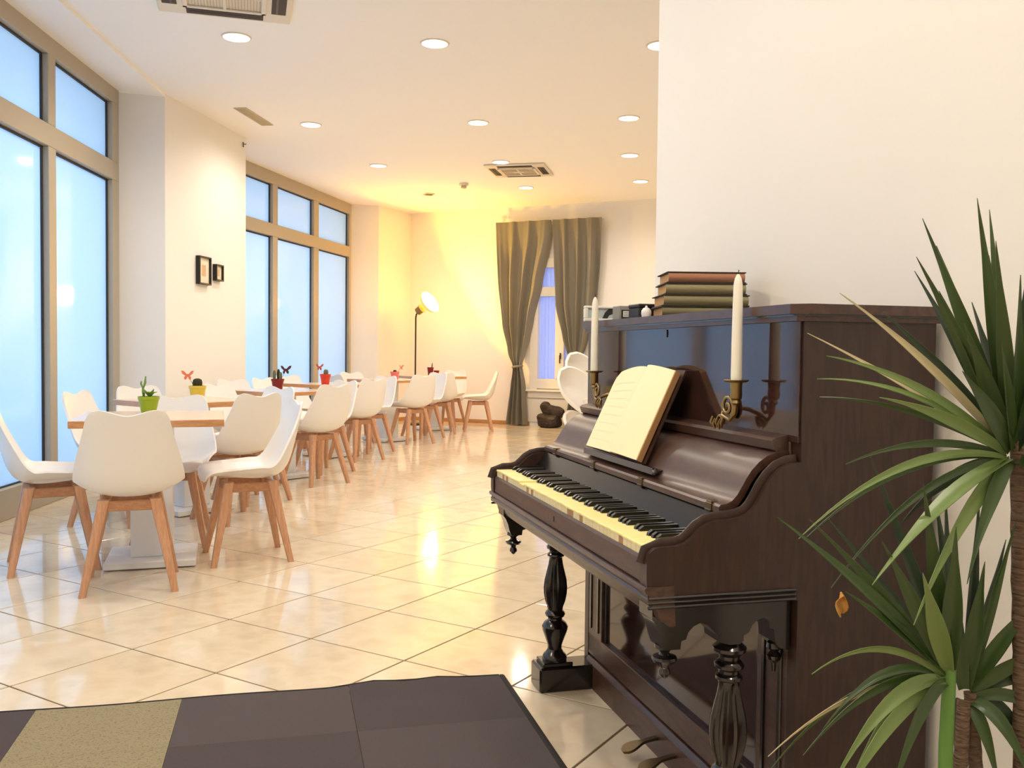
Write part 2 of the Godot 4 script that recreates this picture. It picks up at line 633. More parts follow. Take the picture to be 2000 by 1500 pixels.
# ---------------------------------------------------------------- facade windows
func facade_window(label: String, p0: Vector2, dir: Vector2, s0: float, s1: float, mull: Array) -> void:
	# the frame's inner face runs from p0 along dir; local x along dir, z into the room
	var o := Node3D.new()
	o.name = numbered("window")
	add_child(o)
	o.set_meta("kind", "structure")
	o.set_meta("label", label)
	o.transform = Transform3D(Basis(Vector3(-dir.x, 0, -dir.y), Vector3.UP, Vector3(-dir.y, 0, dir.x)), Vector3(p0.x, 0, p0.y))
	var dep := 0.09
	var bar := func(called: String, a: float, b: float, y0: float, y1: float) -> void:
		part(called, Shape.new().box(Vector3(b - a, y1 - y0, dep), Vector3(-(a + b) / 2, (y0 + y1) / 2, -dep / 2), 0.004), M.aluminium, o)
	bar.call("head_rail", s0, s1, 3.135, CEIL)
	bar.call("transom_rail", s0, s1, 2.495, 2.65)
	bar.call("bottom_rail", s0, s1, 0.0, 0.2)
	for m in mull:
		bar.call("mullion", m[0], m[1], 0.2, 2.495)
		bar.call("mullion", m[0], m[1], 2.65, 3.135)
	for k in mull.size() - 1:
		var a: float = mull[k][1]
		var b: float = mull[k + 1][0]
		for r in [[0.2, 2.495], [2.65, 3.135]]:
			var pane := part("pane", Shape.new().box(Vector3(b - a, r[1] - r[0], 0.012), Vector3(-(a + b) / 2, (r[0] + r[1]) / 2, -0.06), 0.001), M.frosted_glass, o)
			var q := Shape.new()
			for e in [[a, a + 0.012, r[0], r[1]], [b - 0.016, b, r[0], r[1]], [a, b, r[1] - 0.016, r[1]], [a, b, r[0], r[0] + 0.01]]:
				q.box(Vector3(e[1] - e[0], e[3] - e[2], 0.014), Vector3(-(e[0] + e[1]) / 2, (e[2] + e[3]) / 2, -0.047), 0.001)
			part("gasket", q, M.gasket, pane)


func windows() -> void:
	var d1 := Vector2(-0.155, -2.13).normalized()
	facade_window("tall frosted window nearest the camera with a transom rail", Vector2(-3.18, -5.7), d1, -3.0, 2.14,
		[[-3.0, -2.88], [-1.715, -1.595], [-0.48, -0.36], [0.755, 0.878], [1.991, 2.14]])
	var d2 := Vector2(0.20891, -0.97793)
	facade_window("tall frosted three-bay window past the white pier", Vector2(-3.101, -10.744), d2, -1.0, 3.205,
		[[-1.0, -0.9], [-0.45, -0.32], [0.67, 0.803], [1.873, 2.035], [3.135, 3.205]])
	# the small casement behind the curtains
	var o := Node3D.new()
	o.name = numbered("window")
	add_child(o)
	o.set_meta("kind", "structure")
	o.set_meta("label", "small white casement window behind the grey curtains")
	o.transform = Transform3D(back_basis(), back_at(2.6, 0, 0))
	var bar := func(called: String, a: float, b: float, y0: float, y1: float, z0: float, z1: float) -> MeshInstance3D:
		return part(called, Shape.new().box(Vector3(b - a, y1 - y0, z1 - z0), Vector3((a + b) / 2, (y0 + y1) / 2, (z0 + z1) / 2), 0.004), M.white_wood, o)
	bar.call("frame_stile", -0.50, -0.375, 0.54, 2.5, -0.06, 0.03)
	bar.call("frame_stile", 0.375, 0.50, 0.54, 2.5, -0.06, 0.03)
	bar.call("head", -0.375, 0.375, 2.36, 2.5, -0.06, 0.03)
	bar.call("transom", -0.375, 0.375, 1.935, 2.075, -0.06, 0.03)
	bar.call("bottom_rail", -0.375, 0.375, 0.56, 0.705, -0.06, 0.03)
	var ms: MeshInstance3D = bar.call("meeting_stile", -0.09, 0.05, 0.705, 1.935, -0.06, 0.036)
	bar.call("meeting_stile", -0.03, 0.03, 2.075, 2.36, -0.06, 0.03)
	part("handle", Shape.new().box(Vector3(0.024, 0.09, 0.012), Vector3(-0.0, 1.05, 0.042), 0.003).box(Vector3(0.02, 0.12, 0.016), Vector3(-0.0, 1.0, 0.066), 0.004).box(Vector3(0.016, 0.016, 0.03), Vector3(0, 1.05, 0.055), 0.003), M.dull_brass, ms)
	for r in [[-0.375, -0.09, 0.705, 1.935], [0.05, 0.375, 0.705, 1.935], [-0.375, -0.03, 2.075, 2.36], [0.03, 0.375, 2.075, 2.36]]:
		# pleated voile hangs flat against each pane
		var fx := func(u: float, v: float) -> Vector3:
			return Vector3(lerpf(r[0], r[1], u), lerpf(r[2], r[3], v), -0.045 + 0.008 * sin(u * 26.0) + 0.004 * sin(u * 61.0 + 1.0))
		part("pane", Shape.new().sheet(40, 2, fx, 0.004, 70.0), M.lavender_glass, o)
	bar.call("sill", -0.56, 0.56, 0.515, 0.545, -0.05, 0.075)
	bar.call("apron", -0.53, 0.53, 0.42, 0.515, 0.0, 0.03)
	bar.call("panel", -0.53, 0.53, 0.055, 0.40, 0.0, 0.014)


# ---------------------------------------------------------------- ceiling
func downlight(x: float, z: float, label: String, energy := 1.0) -> void:
	var o := thing("ceiling_light", label, "light", Vector3(x, CEIL, z), 0.0, "recessed round ceiling lights")
	part("ring", Shape.new().lathe(pts2([0.090, -0.001, 0.092, -0.008, 0.101, -0.007, 0.105, 0.0]), 32), M.vent_white, o)
	part("lens", Shape.new().lathe(pts2([0.001, -0.014, 0.06, -0.0135, 0.0915, -0.008, 0.0915, -0.001]), 32), M.downlight_glow, o)
	var l := SpotLight3D.new()
	l.name = "glow"
	l.position = Vector3(0, -0.03, 0)
	l.rotation.x = -PI / 2
	l.spot_angle = 84.0
	l.spot_angle_attenuation = 0.6
	l.spot_range = 25.0
	l.spot_attenuation = 2.0
	l.light_size = 0.08
	l.light_color = rgb(255, 243, 226)
	l.light_energy = 2.0 * energy
	l.shadow_enabled = true
	o.add_child(l)


func ac_unit(at: Vector3, turn: float, side: float, label: String) -> void:
	var o := thing("air_conditioner", label, "air conditioner", at, turn)
	var h := side / 2
	part("panel", Shape.new().box(Vector3(side, 0.022, side), Vector3(0, -0.011, 0), 0.008), M.vent_white, o)
	var inner := side * 0.62
	var f := Shape.new()
	for k in 4:
		var b := Basis(Vector3.UP, k * PI / 2)
		f.box(Vector3(inner, 0.012, 0.03), b * Vector3(0, -0.028, inner / 2 - 0.015), 0.003, b)
	part("grille_frame", f, M.vent_white, o)
	f = Shape.new()
	f.box(Vector3(inner - 0.06, 0.01, 0.02), Vector3(0, -0.027, 0), 0.002).box(Vector3(0.02, 0.01, inner - 0.06), Vector3(0, -0.027, 0), 0.002)
	f.box(Vector3(0.12, 0.014, 0.05), Vector3(0, -0.028, 0), 0.004)
	part("cross_bar", f, M.vent_white, o)
	f = Shape.new()
	var m := 24
	for k in m:
		f.box(Vector3(0.004, 0.006, inner - 0.06), Vector3(-inner / 2 + 0.03 + (inner - 0.06) * (k + 0.5) / m, -0.025, 0), 0.001)
	part("grille", f, M.vent_shade, o).set_meta("kind", "stuff")
	for k in 4:
		var b := Basis(Vector3.UP, k * PI / 2)
		var sl := part("slot", Shape.new().box(Vector3(side * 0.58, 0.006, side * 0.11), b * Vector3(0, -0.0225, side * 0.405), 0.002, b), M.slot_dark, o)
		part("louvre", Shape.new().box(Vector3(side * 0.54, 0.002, side * 0.02), b * Vector3(0, -0.0262, side * 0.39), 0.001, b * Basis(Vector3.RIGHT, 0.3)), M.lamp_metal, sl)


func ceiling_fittings() -> void:
	downlight(-1.956, -6.537, "round ceiling light just past the nearer air conditioner")
	downlight(-0.574, -6.623, "round ceiling light at the top centre, nearest row, middle of three")
	downlight(1.03, -6.617, "round ceiling light half hidden by the edge of the piano wall")
	downlight(-1.978, -9.02, "round ceiling light beside the long wall-side ceiling grille")
	downlight(-0.349, -8.871, "round ceiling light in the second row, middle of three")
	downlight(1.058, -8.641, "round ceiling light of the second row next to the piano wall edge")
	downlight(-1.604, -10.959, "round ceiling light above the far window, in front of the smoke detector", 0.62)
	downlight(-0.156, -10.68, "round ceiling light touching the corner of the farther air conditioner", 0.62)
	downlight(1.273, -10.253, "round ceiling light of the third row next to the piano wall edge", 0.62)
	downlight(0.156, -12.307, "round ceiling light just beyond the farther air conditioner", 0.62)
	downlight(1.605, -11.786, "round ceiling light above the right end of the back wall", 0.62)
	downlight(-1.9, -4.1, "round ceiling light above the nearest cafe table, out of view")
	downlight(-0.6, -4.1, "round ceiling light above the open tiles between table and piano, out of view")
	downlight(-1.8, -1.6, "round ceiling light above the striped end of the carpet, out of view")
	downlight(-0.4, -1.6, "round ceiling light above the carpet's dark end, out of view")
	downlight(0.9, -1.0, "round ceiling light above the dracaena, out of view")
	downlight(-1.4, 1.2, "round ceiling light behind the camera on the window side, out of view")
	downlight(0.8, 1.4, "round ceiling light behind the camera on the wall side, out of view")
	ac_unit(Vector3(-1.79, CEIL, -5.72), 0.277, 0.82, "square ceiling air conditioner cut by the top edge, its grille open to view")
	ac_unit(Vector3(0.06, CEIL, -11.12), -0.2, 0.72, "square ceiling air conditioner in front of the back wall curtains")
	var o := thing("ceiling_grille", "long narrow beige grille in the ceiling beside the white pier", "grille", Vector3(-2.45, CEIL, -8.74), atan2(-0.13, 0.99))
	part("frame", Shape.new().box(Vector3(0.12, 0.008, 0.64), Vector3(0, -0.004, 0), 0.002), M.vent_shade, o)
	var f := Shape.new()
	for k in 5:
		f.box(Vector3(0.008, 0.006, 0.6), Vector3(-0.04 + 0.02 * k, -0.01, 0), 0.001)
	part("louvre", f, M.vent_shade, o)
	o = thing("smoke_detector", "small white smoke detector on the ceiling before the lamp-lit corner", "smoke detector", Vector3(-0.653, CEIL, -12.057))
	part("base", Shape.new().lathe(pts2([0.06, 0, 0.062, -0.02, 0.055, -0.03]), 24), M.vent_white, o)
	part("sensor", Shape.new().lathe(pts2([0.035, -0.03, 0.036, -0.06, 0.02, -0.068]), 20), M.vent_shade, o)
	o = thing("ceiling_vent", "little dark slot in the ceiling above the lamp-lit corner", "vent", Vector3(-1.182, CEIL, -12.9), 0.4)
	part("frame", Shape.new().box(Vector3(0.13, 0.01, 0.16), Vector3(0, -0.005, 0), 0.003), M.vent_shade, o)
	part("slot", Shape.new().box(Vector3(0.1, 0.004, 0.1), Vector3(0, -0.011, 0), 0.001), M.slot_dark, o)


func floor_lamp() -> void:
	var o := thing("floor_lamp", "tall thin dark floor lamp with a glowing tilted head in the back corner", "lamp", Vector3(-1.45, 0, -13.8))
	part("base", Shape.new().lathe(pts2([0.14, 0.0, 0.14, 0.014, 0.12, 0.024, 0.02, 0.03]), 32), M.lamp_metal, o)
	part("pole", Shape.new().tube(PackedVector3Array([Vector3(0, 0.02, 0), Vector3(0, 0.9, 0), Vector3(0.002, 1.60, 0), Vector3(0.010, 1.645, 0.002), Vector3(0.03, 1.68, 0.008)]), PackedFloat32Array([0.012]), 12), M.lamp_metal, o)
	var n := Vector3(0.73, 0.52, 0.44).normalized()
	var x := Vector3.UP.cross(n).normalized()
	var b := Basis(x, n, x.cross(n))
	var cup := Vector3(0.045, 1.70, 0.012)
	part("socket_cup", Shape.new().lathe(pts2([0.02, -0.03, 0.058, -0.02, 0.062, 0.06, 0.07, 0.075, 0.04, 0.09]), 24, cup, b), M.lamp_cup, o)
	part("shade", Shape.new().lathe(pts2([0.03, -0.12, 0.10, -0.095, 0.16, -0.05, 0.185, 0.0, 0.18, 0.0, 0.155, -0.047, 0.096, -0.09, 0.028, -0.112]), 32, cup + n * 0.25, b), M.lamp_shade_glow, o)
	part("bulb", Shape.new().lathe(pts2([0.03, -0.1, 0.1, -0.075, 0.15, -0.03, 0.172, 0.004, 0.13, 0.022, 0.06, 0.03, 0.005, 0.032]), 32, cup + n * 0.25, b), M.lamp_glow, o)
	var l := SpotLight3D.new()
	l.name = "glow"
	o.add_child(l)
	l.position = cup + n * 0.3
	l.basis = Basis.looking_at(n, Vector3.UP)
	l.spot_angle = 88.0
	l.spot_angle_attenuation = 0.25
	l.spot_range = 20.0
	l.spot_attenuation = 2.0
	l.light_size = 0.08
	l.light_color = rgb(255, 200, 66)
	l.light_energy = 3.3
	l.shadow_enabled = true
	# the translucent shade lets some amber light out all round
	var w := OmniLight3D.new()
	w.name = "spill"
	o.add_child(w)
	w.position = cup + n * 0.22
	w.light_size = 0.06
	w.light_color = rgb(255, 168, 66)
	w.light_energy = 0.7
	w.omni_range = 20.0
	w.omni_attenuation = 2.0
	w.shadow_enabled = true


# ---------------------------------------------------------------- tables and chairs
func chair_pos(u: float, w: float) -> Vector3:
	# centre line of the shell from the lip of the seat (u = 0) to the top of the back (u = 1)
	var line := [Vector2(0.232, 0.418), Vector2(0.222, 0.441), Vector2(0.195, 0.450), Vector2(0.13, 0.444), Vector2(0.055, 0.434), Vector2(-0.03, 0.427), Vector2(-0.105, 0.431), Vector2(-0.163, 0.456), Vector2(-0.2, 0.508), Vector2(-0.224, 0.585), Vector2(-0.243, 0.665), Vector2(-0.258, 0.735), Vector2(-0.272, 0.80)]
	var f := u * (line.size() - 1)
	var i := clampi(int(f), 0, line.size() - 2)
	var t := f - i
	var a: Vector2 = line[maxi(i - 1, 0)]
	var b: Vector2 = line[i]
	var c: Vector2 = line[i + 1]
	var d: Vector2 = line[mini(i + 2, line.size() - 1)]
	var q := b.cubic_interpolate(c, a, d, t)
	var tan := (c - b).normalized()
	var up := Vector2(tan.y, -tan.x)       # towards the sitter
	if up.y < 0.0 and u < 0.3:
		up = -up
	var half := 0.0
	if u < 0.14:
		half = 0.207 * (0.70 + 0.30 * sqrt(1.0 - pow(1.0 - u / 0.14, 2.0)))
	elif u < 0.62:
		half = lerpf(0.207, 0.232, smoothstep(0.14, 0.62, u))
	else:
		half = lerpf(0.232, 0.170, smoothstep(0.62, 1.0, u))
	if u > 0.93:
		half *= 1.0 - 0.14 * pow((u - 0.93) / 0.07, 2.0)
	var curl := 0.0
	if u < 0.58:
		curl = lerpf(0.016, 0.088, smoothstep(0.0, 0.58, u))
	else:
		curl = lerpf(0.088, 0.02, smoothstep(0.58, 1.0, u))
	var k := w * w * (0.55 + 0.45 * w * w)
	var bl := smoothstep(0.3, 0.72, u)
	var dir := Vector2(lerpf(0.0, 1.0, bl), lerpf(1.0, 0.3, bl)).normalized()
	q += dir * curl * k
	q.y += 0.022 * smoothstep(0.82, 1.0, u) * (smoothstep(0.0, 0.75, absf(w)) - 0.45 * smoothstep(0.8, 1.0, absf(w)))
	return Vector3(half * w, q.y, q.x)


func make_chair() -> Node3D:
	var o := thing("dining_chair", "white moulded shell chair", "chair", Vector3.ZERO, 0.0)
	var sh := func(u: float, v: float) -> Vector3:
		return chair_pos(u, v * 2.0 - 1.0)
	part("shell", Shape.new().sheet(40, 22, sh, 0.011, 75.0), M.white_plastic, o)
	var pad := func(u: float, v: float) -> Vector3:
		var w := (v * 2.0 - 1.0)
		var p := chair_pos(0.07 + 0.42 * u, w * 0.86)
		var e := (1.0 - pow(absf(w), 6.0)) * (1.0 - pow(absf(u * 2.0 - 1.0), 8.0))
		return p + Vector3(0, 0.004 + 0.016 * e, 0.0)
	part("seat_pad", Shape.new().sheet(18, 16, pad, 0.01, 75.0), M.cushion_white, o)
	for sx in [-1, 1]:
		for sz in [-1, 1]:
			var a := Vector3(sx * 0.108, 0.414, sz * 0.108)
			var b := Vector3(sx * 0.192, 0.0, sz * 0.192)
			var ps := PackedVector3Array()
			for k in 6:
				ps.append(a.lerp(b, k / 5.0))
			part("leg", leg_shape(ps), M.leg_wood, o)
	var s := Shape.new()
	for k in 4:
		var b := Basis(Vector3.UP, k * PI / 2)
		s.box(Vector3(0.2, 0.045, 0.022), b * Vector3(0, 0.386, 0.115), 0.003, b)
	part("under_frame", s, M.rail_wood, o)
	return o


func leg_shape(ps: PackedVector3Array) -> Shape:
	# a tapered square bar with well-rounded corners, cut level at the foot
	var p := PackedVector3Array()
	var ix := PackedInt32Array()
	var n := 12
	for i in ps.size():
		var t := float(i) / (ps.size() - 1)
		var r := lerpf(0.026, 0.0155, t)
		for k in n:
			var a := TAU * (k + 0.5) / n
			var q := Vector2(cos(a), sin(a))
			var m := pow(pow(absf(q.x), 4.0) + pow(absf(q.y), 4.0), 0.25)
			q = q / m * r
			p.append(ps[i] + Vector3(q.x, 0, q.y))
	for i in ps.size() - 1:
		for k in n:
			var j := (k + 1) % n
			var a := i * n + k
			var b := i * n + j
			ix.append_array([a, b, a + n, b, b + n, a + n])
	var e := (ps.size() - 1) * n
	for k in range(1, n - 1):
		ix.append_array([0, k + 1, k, e, e + k, e + k + 1])
	var s := Shape.new()
	s.add(p, ix, 50.0)
	return s


func make_table() -> Node3D:
	var o := thing("cafe_table", "square wooden cafe table", "table", Vector3.ZERO, 0.0)
	var top := part("tabletop", Shape.new().box(Vector3(0.7, 0.034, 0.7), Vector3(0, 0.733, 0), 0.002), M.table_wood, o)
	part("laminate", Shape.new().box(Vector3(0.694, 0.003, 0.694), Vector3(0, 0.7505, 0), 0.001), M.table_laminate, top)
	part("column", Shape.new().box(Vector3(0.2, 0.67, 0.2), Vector3(0, 0.375, 0), 0.004), M.white_lacquer, o)
	part("base_plate", Shape.new().box(Vector3(0.43, 0.035, 0.43), Vector3(0, 0.0225, 0), 0.004), M.white_lacquer, o)
	part("glide", Shape.new().box(Vector3(0.39, 0.006, 0.39), Vector3(0, 0.003, 0), 0.001), M.gasket, o)
	return o


func tables_and_chairs() -> void:
	var table0: Node3D = make_table()
	var tables := [
		[-1.85, -4.74, 0.31, "square wooden table nearest the camera, carrying the lime green pot"],
		[-2.19, -6.24, 0.92, "square wooden table with the yellow pot, second along the windows"],
		[-2.0, -7.93, 0.89, "square wooden table with the dark red cactus pot and plum butterfly"],
		[-1.88, -9.6, 0.9, "square wooden table with the orange-red pot by the far window"],
		[-1.53, -11.3, 0.8, "square wooden table with the pink pot on a broad white column"],
		[-1.12, -12.95, 0.6, "square wooden table with two dark red pots before the floor lamp"]]
	for k in tables.size():
		var t: Array = tables[k]
		var o: Node3D = table0
		if k:
			o = table0.duplicate()
			o.name = numbered("cafe_table")
			add_child(o)
		o.position = Vector3(t[0], 0, t[1])
		o.rotation.y = t[2]
		tag(o, t[3], "table", "square tables along the windows")
	var chair0: Node3D = make_chair()
	var chairs := [
		[-1.76, -4.25, -0.34, -0.94, "white shell chair nearest the camera, its back turned to us, at the green pot table"],
		[-2.295, -4.60, 0.88, -0.48, "white shell chair cut by the left edge of the picture, in profile by the window"],
		[-1.39, -4.84, -0.91, 0.41, "white shell chair in profile on the piano side of the green pot table"],
		[-1.92, -5.2, 0.25, 0.97, "white shell chair tucked in behind the green pot table, facing us"],
		[-1.78, -5.93, -0.78, -0.63, "white shell chair seen from behind at the yellow pot table, aisle side"],
		[-1.88, -6.66, -0.6, 0.8, "white shell chair at the far aisle corner of the yellow pot table"],
		[-2.49, -5.78, 0.97, 0.06, "white shell chair against the near window, above the green pot table's left corner"],
		[-2.54, -6.6, 0.8, 0.6, "white shell chair between the yellow pot table and the pier"],
		[-1.62, -7.58, -0.777, -0.63, "white shell chair seen from behind at the dark red pot table, aisle side"],
		[-1.70, -8.32, -0.63, 0.777, "white shell chair at the far aisle corner of the dark red pot table"],
		[-2.13, -7.3, 0.9, 0.4, "white shell chair behind the yellow pot, turned to the dark red pot table"],
		[-2.38, -8.33, 0.777, 0.63, "white shell chair on the pier side of the dark red pot table"],
		[-1.56, -9.25, -0.78, -0.62, "white shell chair seen from behind at the orange-red pot table"],
		[-1.55, -10.0, -0.62, 0.78, "white shell chair at the far aisle corner of the orange-red pot table"],
		[-2.2, -8.9, 0.9, 0.4, "white shell chair just left of the dark red cactus pot, by the far window"],
		[-2.27, -9.95, 0.78, 0.62, "white shell chair against the far window behind the dark red cactus pot"],
		[-1.2, -11.0, -0.66, -0.75, "white shell chair seen from behind at the pink pot table"],
		[-1.13, -11.72, -0.7, 0.7, "white shell chair turned sideways at the far aisle side of the pink pot table"],
		[-1.9, -10.93, 0.7, -0.7, "white shell chair by the far window just right of the orange-red pot"],
		[-1.9, -11.72, 0.7, 0.7, "white shell chair on the window side of the pink pot table"],
		[-0.98, -12.42, -0.2, -0.98, "white shell chair in front of the two dark red pots, seen from behind"],
		[-0.93, -13.5, -0.35, 0.93, "white shell chair between the two-pot table and the floor lamp"],
		[-0.47, -12.83, -0.99, 0.1, "white shell chair standing alone in profile before the back wall"]]
	for k in chairs.size():
		var c: Array = chairs[k]
		var turn := atan2(c[2], c[3])
		var o: Node3D = chair0 if k == 0 else copy_of(chair0, "dining_chair", Vector3.ZERO, 0.0, c[4])
		o.position = Vector3(c[0], 0, c[1])
		o.rotation.y = turn
		tag(o, c[4], "chair", "white shell chairs at the tables")
	pots()


func wing(parent: Node, m: Material, at: Vector3, size: float, turn: float) -> void:
	var poly := pts2([0.0, -0.1, 0.2, -0.55, 0.5, -0.6, 0.55, -0.25, 0.4, 0.0, 0.85, 0.35, 1.0, 0.8, 0.6, 0.75, 0.15, 0.25, 0.0, 0.3])
	var b := Basis(Vector3.UP, turn)
	for s in [-1.0, 1.0]:
		var q := PackedVector2Array()
		for p in poly:
			q.append(Vector2(p.x * s, p.y) * size)
		var sh := Shape.new().prism(q, -0.0006, 0.0006, "z")
		var o := part("butterfly_wing", sh, m, parent)
		o.transform = Transform3D(b * Basis(Vector3.UP, s * -0.35), at)


func pot(label: String, at: Vector3, m: Material, h: float, r: float, group := "little pots on the cafe tables") -> Node3D:
	var o := thing("potted_cactus", label, "potted plant", at, 0.0, group)
	part("pot", Shape.new().lathe(pts2([r * 0.68, 0.0, r * 0.7, 0.003, r * 0.94, h * 0.8, r * 1.0, h * 0.82, r * 1.02, h, r * 0.94, h, r * 0.92, h - 0.01]), 28), m, o)
	part("soil", Shape.new().lathe(pts2([r * 0.9, h - 0.014, r * 0.5, h - 0.007, 0.002, h - 0.006]), 20), M.soil, o)
	return o


func pick(o: Node3D, m: Material, from: Vector3, to: Vector3, size: float, turn: float) -> void:
	part("butterfly_stick", Shape.new().tube(PackedVector3Array([from, to]), PackedFloat32Array([0.0012]), 6), M.wire, o)
	wing(o, m, to, size, turn)


func ribbed(r: float, h: float, at: Vector3, lean := 0.0) -> Shape:
	return Shape.new().lathe(pts2([r * 0.75, 0.0, r * 0.95, h * 0.2, r, h * 0.55, r * 0.85, h * 0.85, r * 0.4, h * 0.98, 0.002, h]), 36, at, Basis(Vector3.BACK, lean), 9, -1.0, 10.0, 50.0)


func pots() -> void:
	var y := 0.752
	var o := pot("lime green pot with a small cactus on the nearest table", Vector3(-1.945, y, -4.93), M.pot_green, 0.088, 0.055)
	var a := Vector3(-0.025, 0.08, 0.0)
	part("cactus", Shape.new().tube(PackedVector3Array([a, a + Vector3(-0.004, 0.03, 0), a + Vector3(-0.006, 0.06, 0)]), PackedFloat32Array([0.009, 0.011, 0.007]), 10, 0.6), M.cactus_green, o)
	part("cactus", Shape.new().tube(PackedVector3Array([a + Vector3(-0.004, 0.05, 0), a + Vector3(0.006, 0.08, 0), a + Vector3(0.009, 0.115, 0)]), PackedFloat32Array([0.006, 0.009, 0.005]), 10, 0.6), M.cactus_green, o)
	part("cactus", Shape.new().tube(PackedVector3Array([a + Vector3(-0.006, 0.05, 0), a + Vector3(-0.016, 0.075, 0.0), a + Vector3(-0.014, 0.09, 0)]), PackedFloat32Array([0.005, 0.008, 0.004]), 10, 0.6), M.cactus_green, o)
	for k in 9:
		var t := TAU * k / 9.0
		var d := Vector3(cos(t), 0, sin(t))
		var c := Vector3(0.008, 0.082, 0.005)
		part("leaf", Shape.new().tube(PackedVector3Array([c, c + d * 0.02 + Vector3(0, 0.026, 0), c + d * 0.04 + Vector3(0, 0.03 + 0.014 * (k % 2), 0)]), PackedFloat32Array([0.004, 0.01, 0.002]), 8, 0.45), M.cactus_green, o)
	o = pot("yellow pot with a dark square-topped cactus and an orange butterfly pick", Vector3(-2.1, y, -6.15), M.pot_yellow, 0.1, 0.056)
	part("cactus", ribbed(0.033, 0.06, Vector3(0.0, 0.088, 0)), M.cactus_dark, o)
	pick(o, M.wing_orange, Vector3(-0.02, 0.09, 0), Vector3(-0.065, 0.165, 0), 0.043, 0.2)
	o = pot("dark red pot with three grey cacti and a plum butterfly pick", Vector3(-2.01, y, -7.9), M.pot_maroon, 0.096, 0.055)
	part("cactus", ribbed(0.014, 0.085, Vector3(-0.028, 0.085, 0)), M.cactus_grey, o)
	part("cactus", ribbed(0.014, 0.095, Vector3(0.004, 0.085, -0.012)), M.cactus_dark, o)
	part("cactus", ribbed(0.015, 0.07, Vector3(0.026, 0.085, 0.006)), M.cactus_grey, o)
	pick(o, M.wing_plum, Vector3(0.03, 0.09, 0), Vector3(0.068, 0.17, 0.0), 0.05, 0.5)
	o = pot("orange-red pot with a round cactus and a red butterfly pick", Vector3(-1.895, y, -9.35), M.pot_red, 0.104, 0.055)
	part("cactus", ribbed(0.026, 0.06, Vector3(0.006, 0.092, 0)), M.cactus_grey, o)
	pick(o, M.wing_red, Vector3(-0.02, 0.09, 0), Vector3(-0.062, 0.17, 0), 0.044, 0.6)
	o = pot("pink pot with dark soil and a pink butterfly pick", Vector3(-1.40, y, -11.0), M.pot_pink, 0.1, 0.055)
	part("cactus", ribbed(0.022, 0.03, Vector3(0.0, 0.09, 0)), M.cactus_dark, o)
	pick(o, M.wing_pink, Vector3(0.03, 0.09, 0), Vector3(0.072, 0.15, 0), 0.038, 0.9)
	o = pot("taller dark red pot with a thin twig, left of its twin", Vector3(-1.135, y, -12.8), M.pot_maroon, 0.125, 0.045)
	part("twig", Shape.new().tube(PackedVector3Array([Vector3(0.02, 0.1, 0), Vector3(0.022, 0.15, 0), Vector3(0.026, 0.19, 0)]), PackedFloat32Array([0.006, 0.008, 0.003]), 8), M.cactus_dark, o)
	o = pot("shorter dark red pot on the lamp-side table, right of the twig pot", Vector3(-1.05, y, -12.78), M.pot_maroon, 0.082, 0.04)


# ---------------------------------------------------------------- the piano
const PO := Vector3(0.578, 0, -1.846)
const PL := 1.268


func piano_node(called: String, label: String, category: String, group := "") -> Node3D:
	return thing(called, label, category, PO, -PI / 2 + 0.262, group)      # local x = towards the near end, z = out of the keyboard side


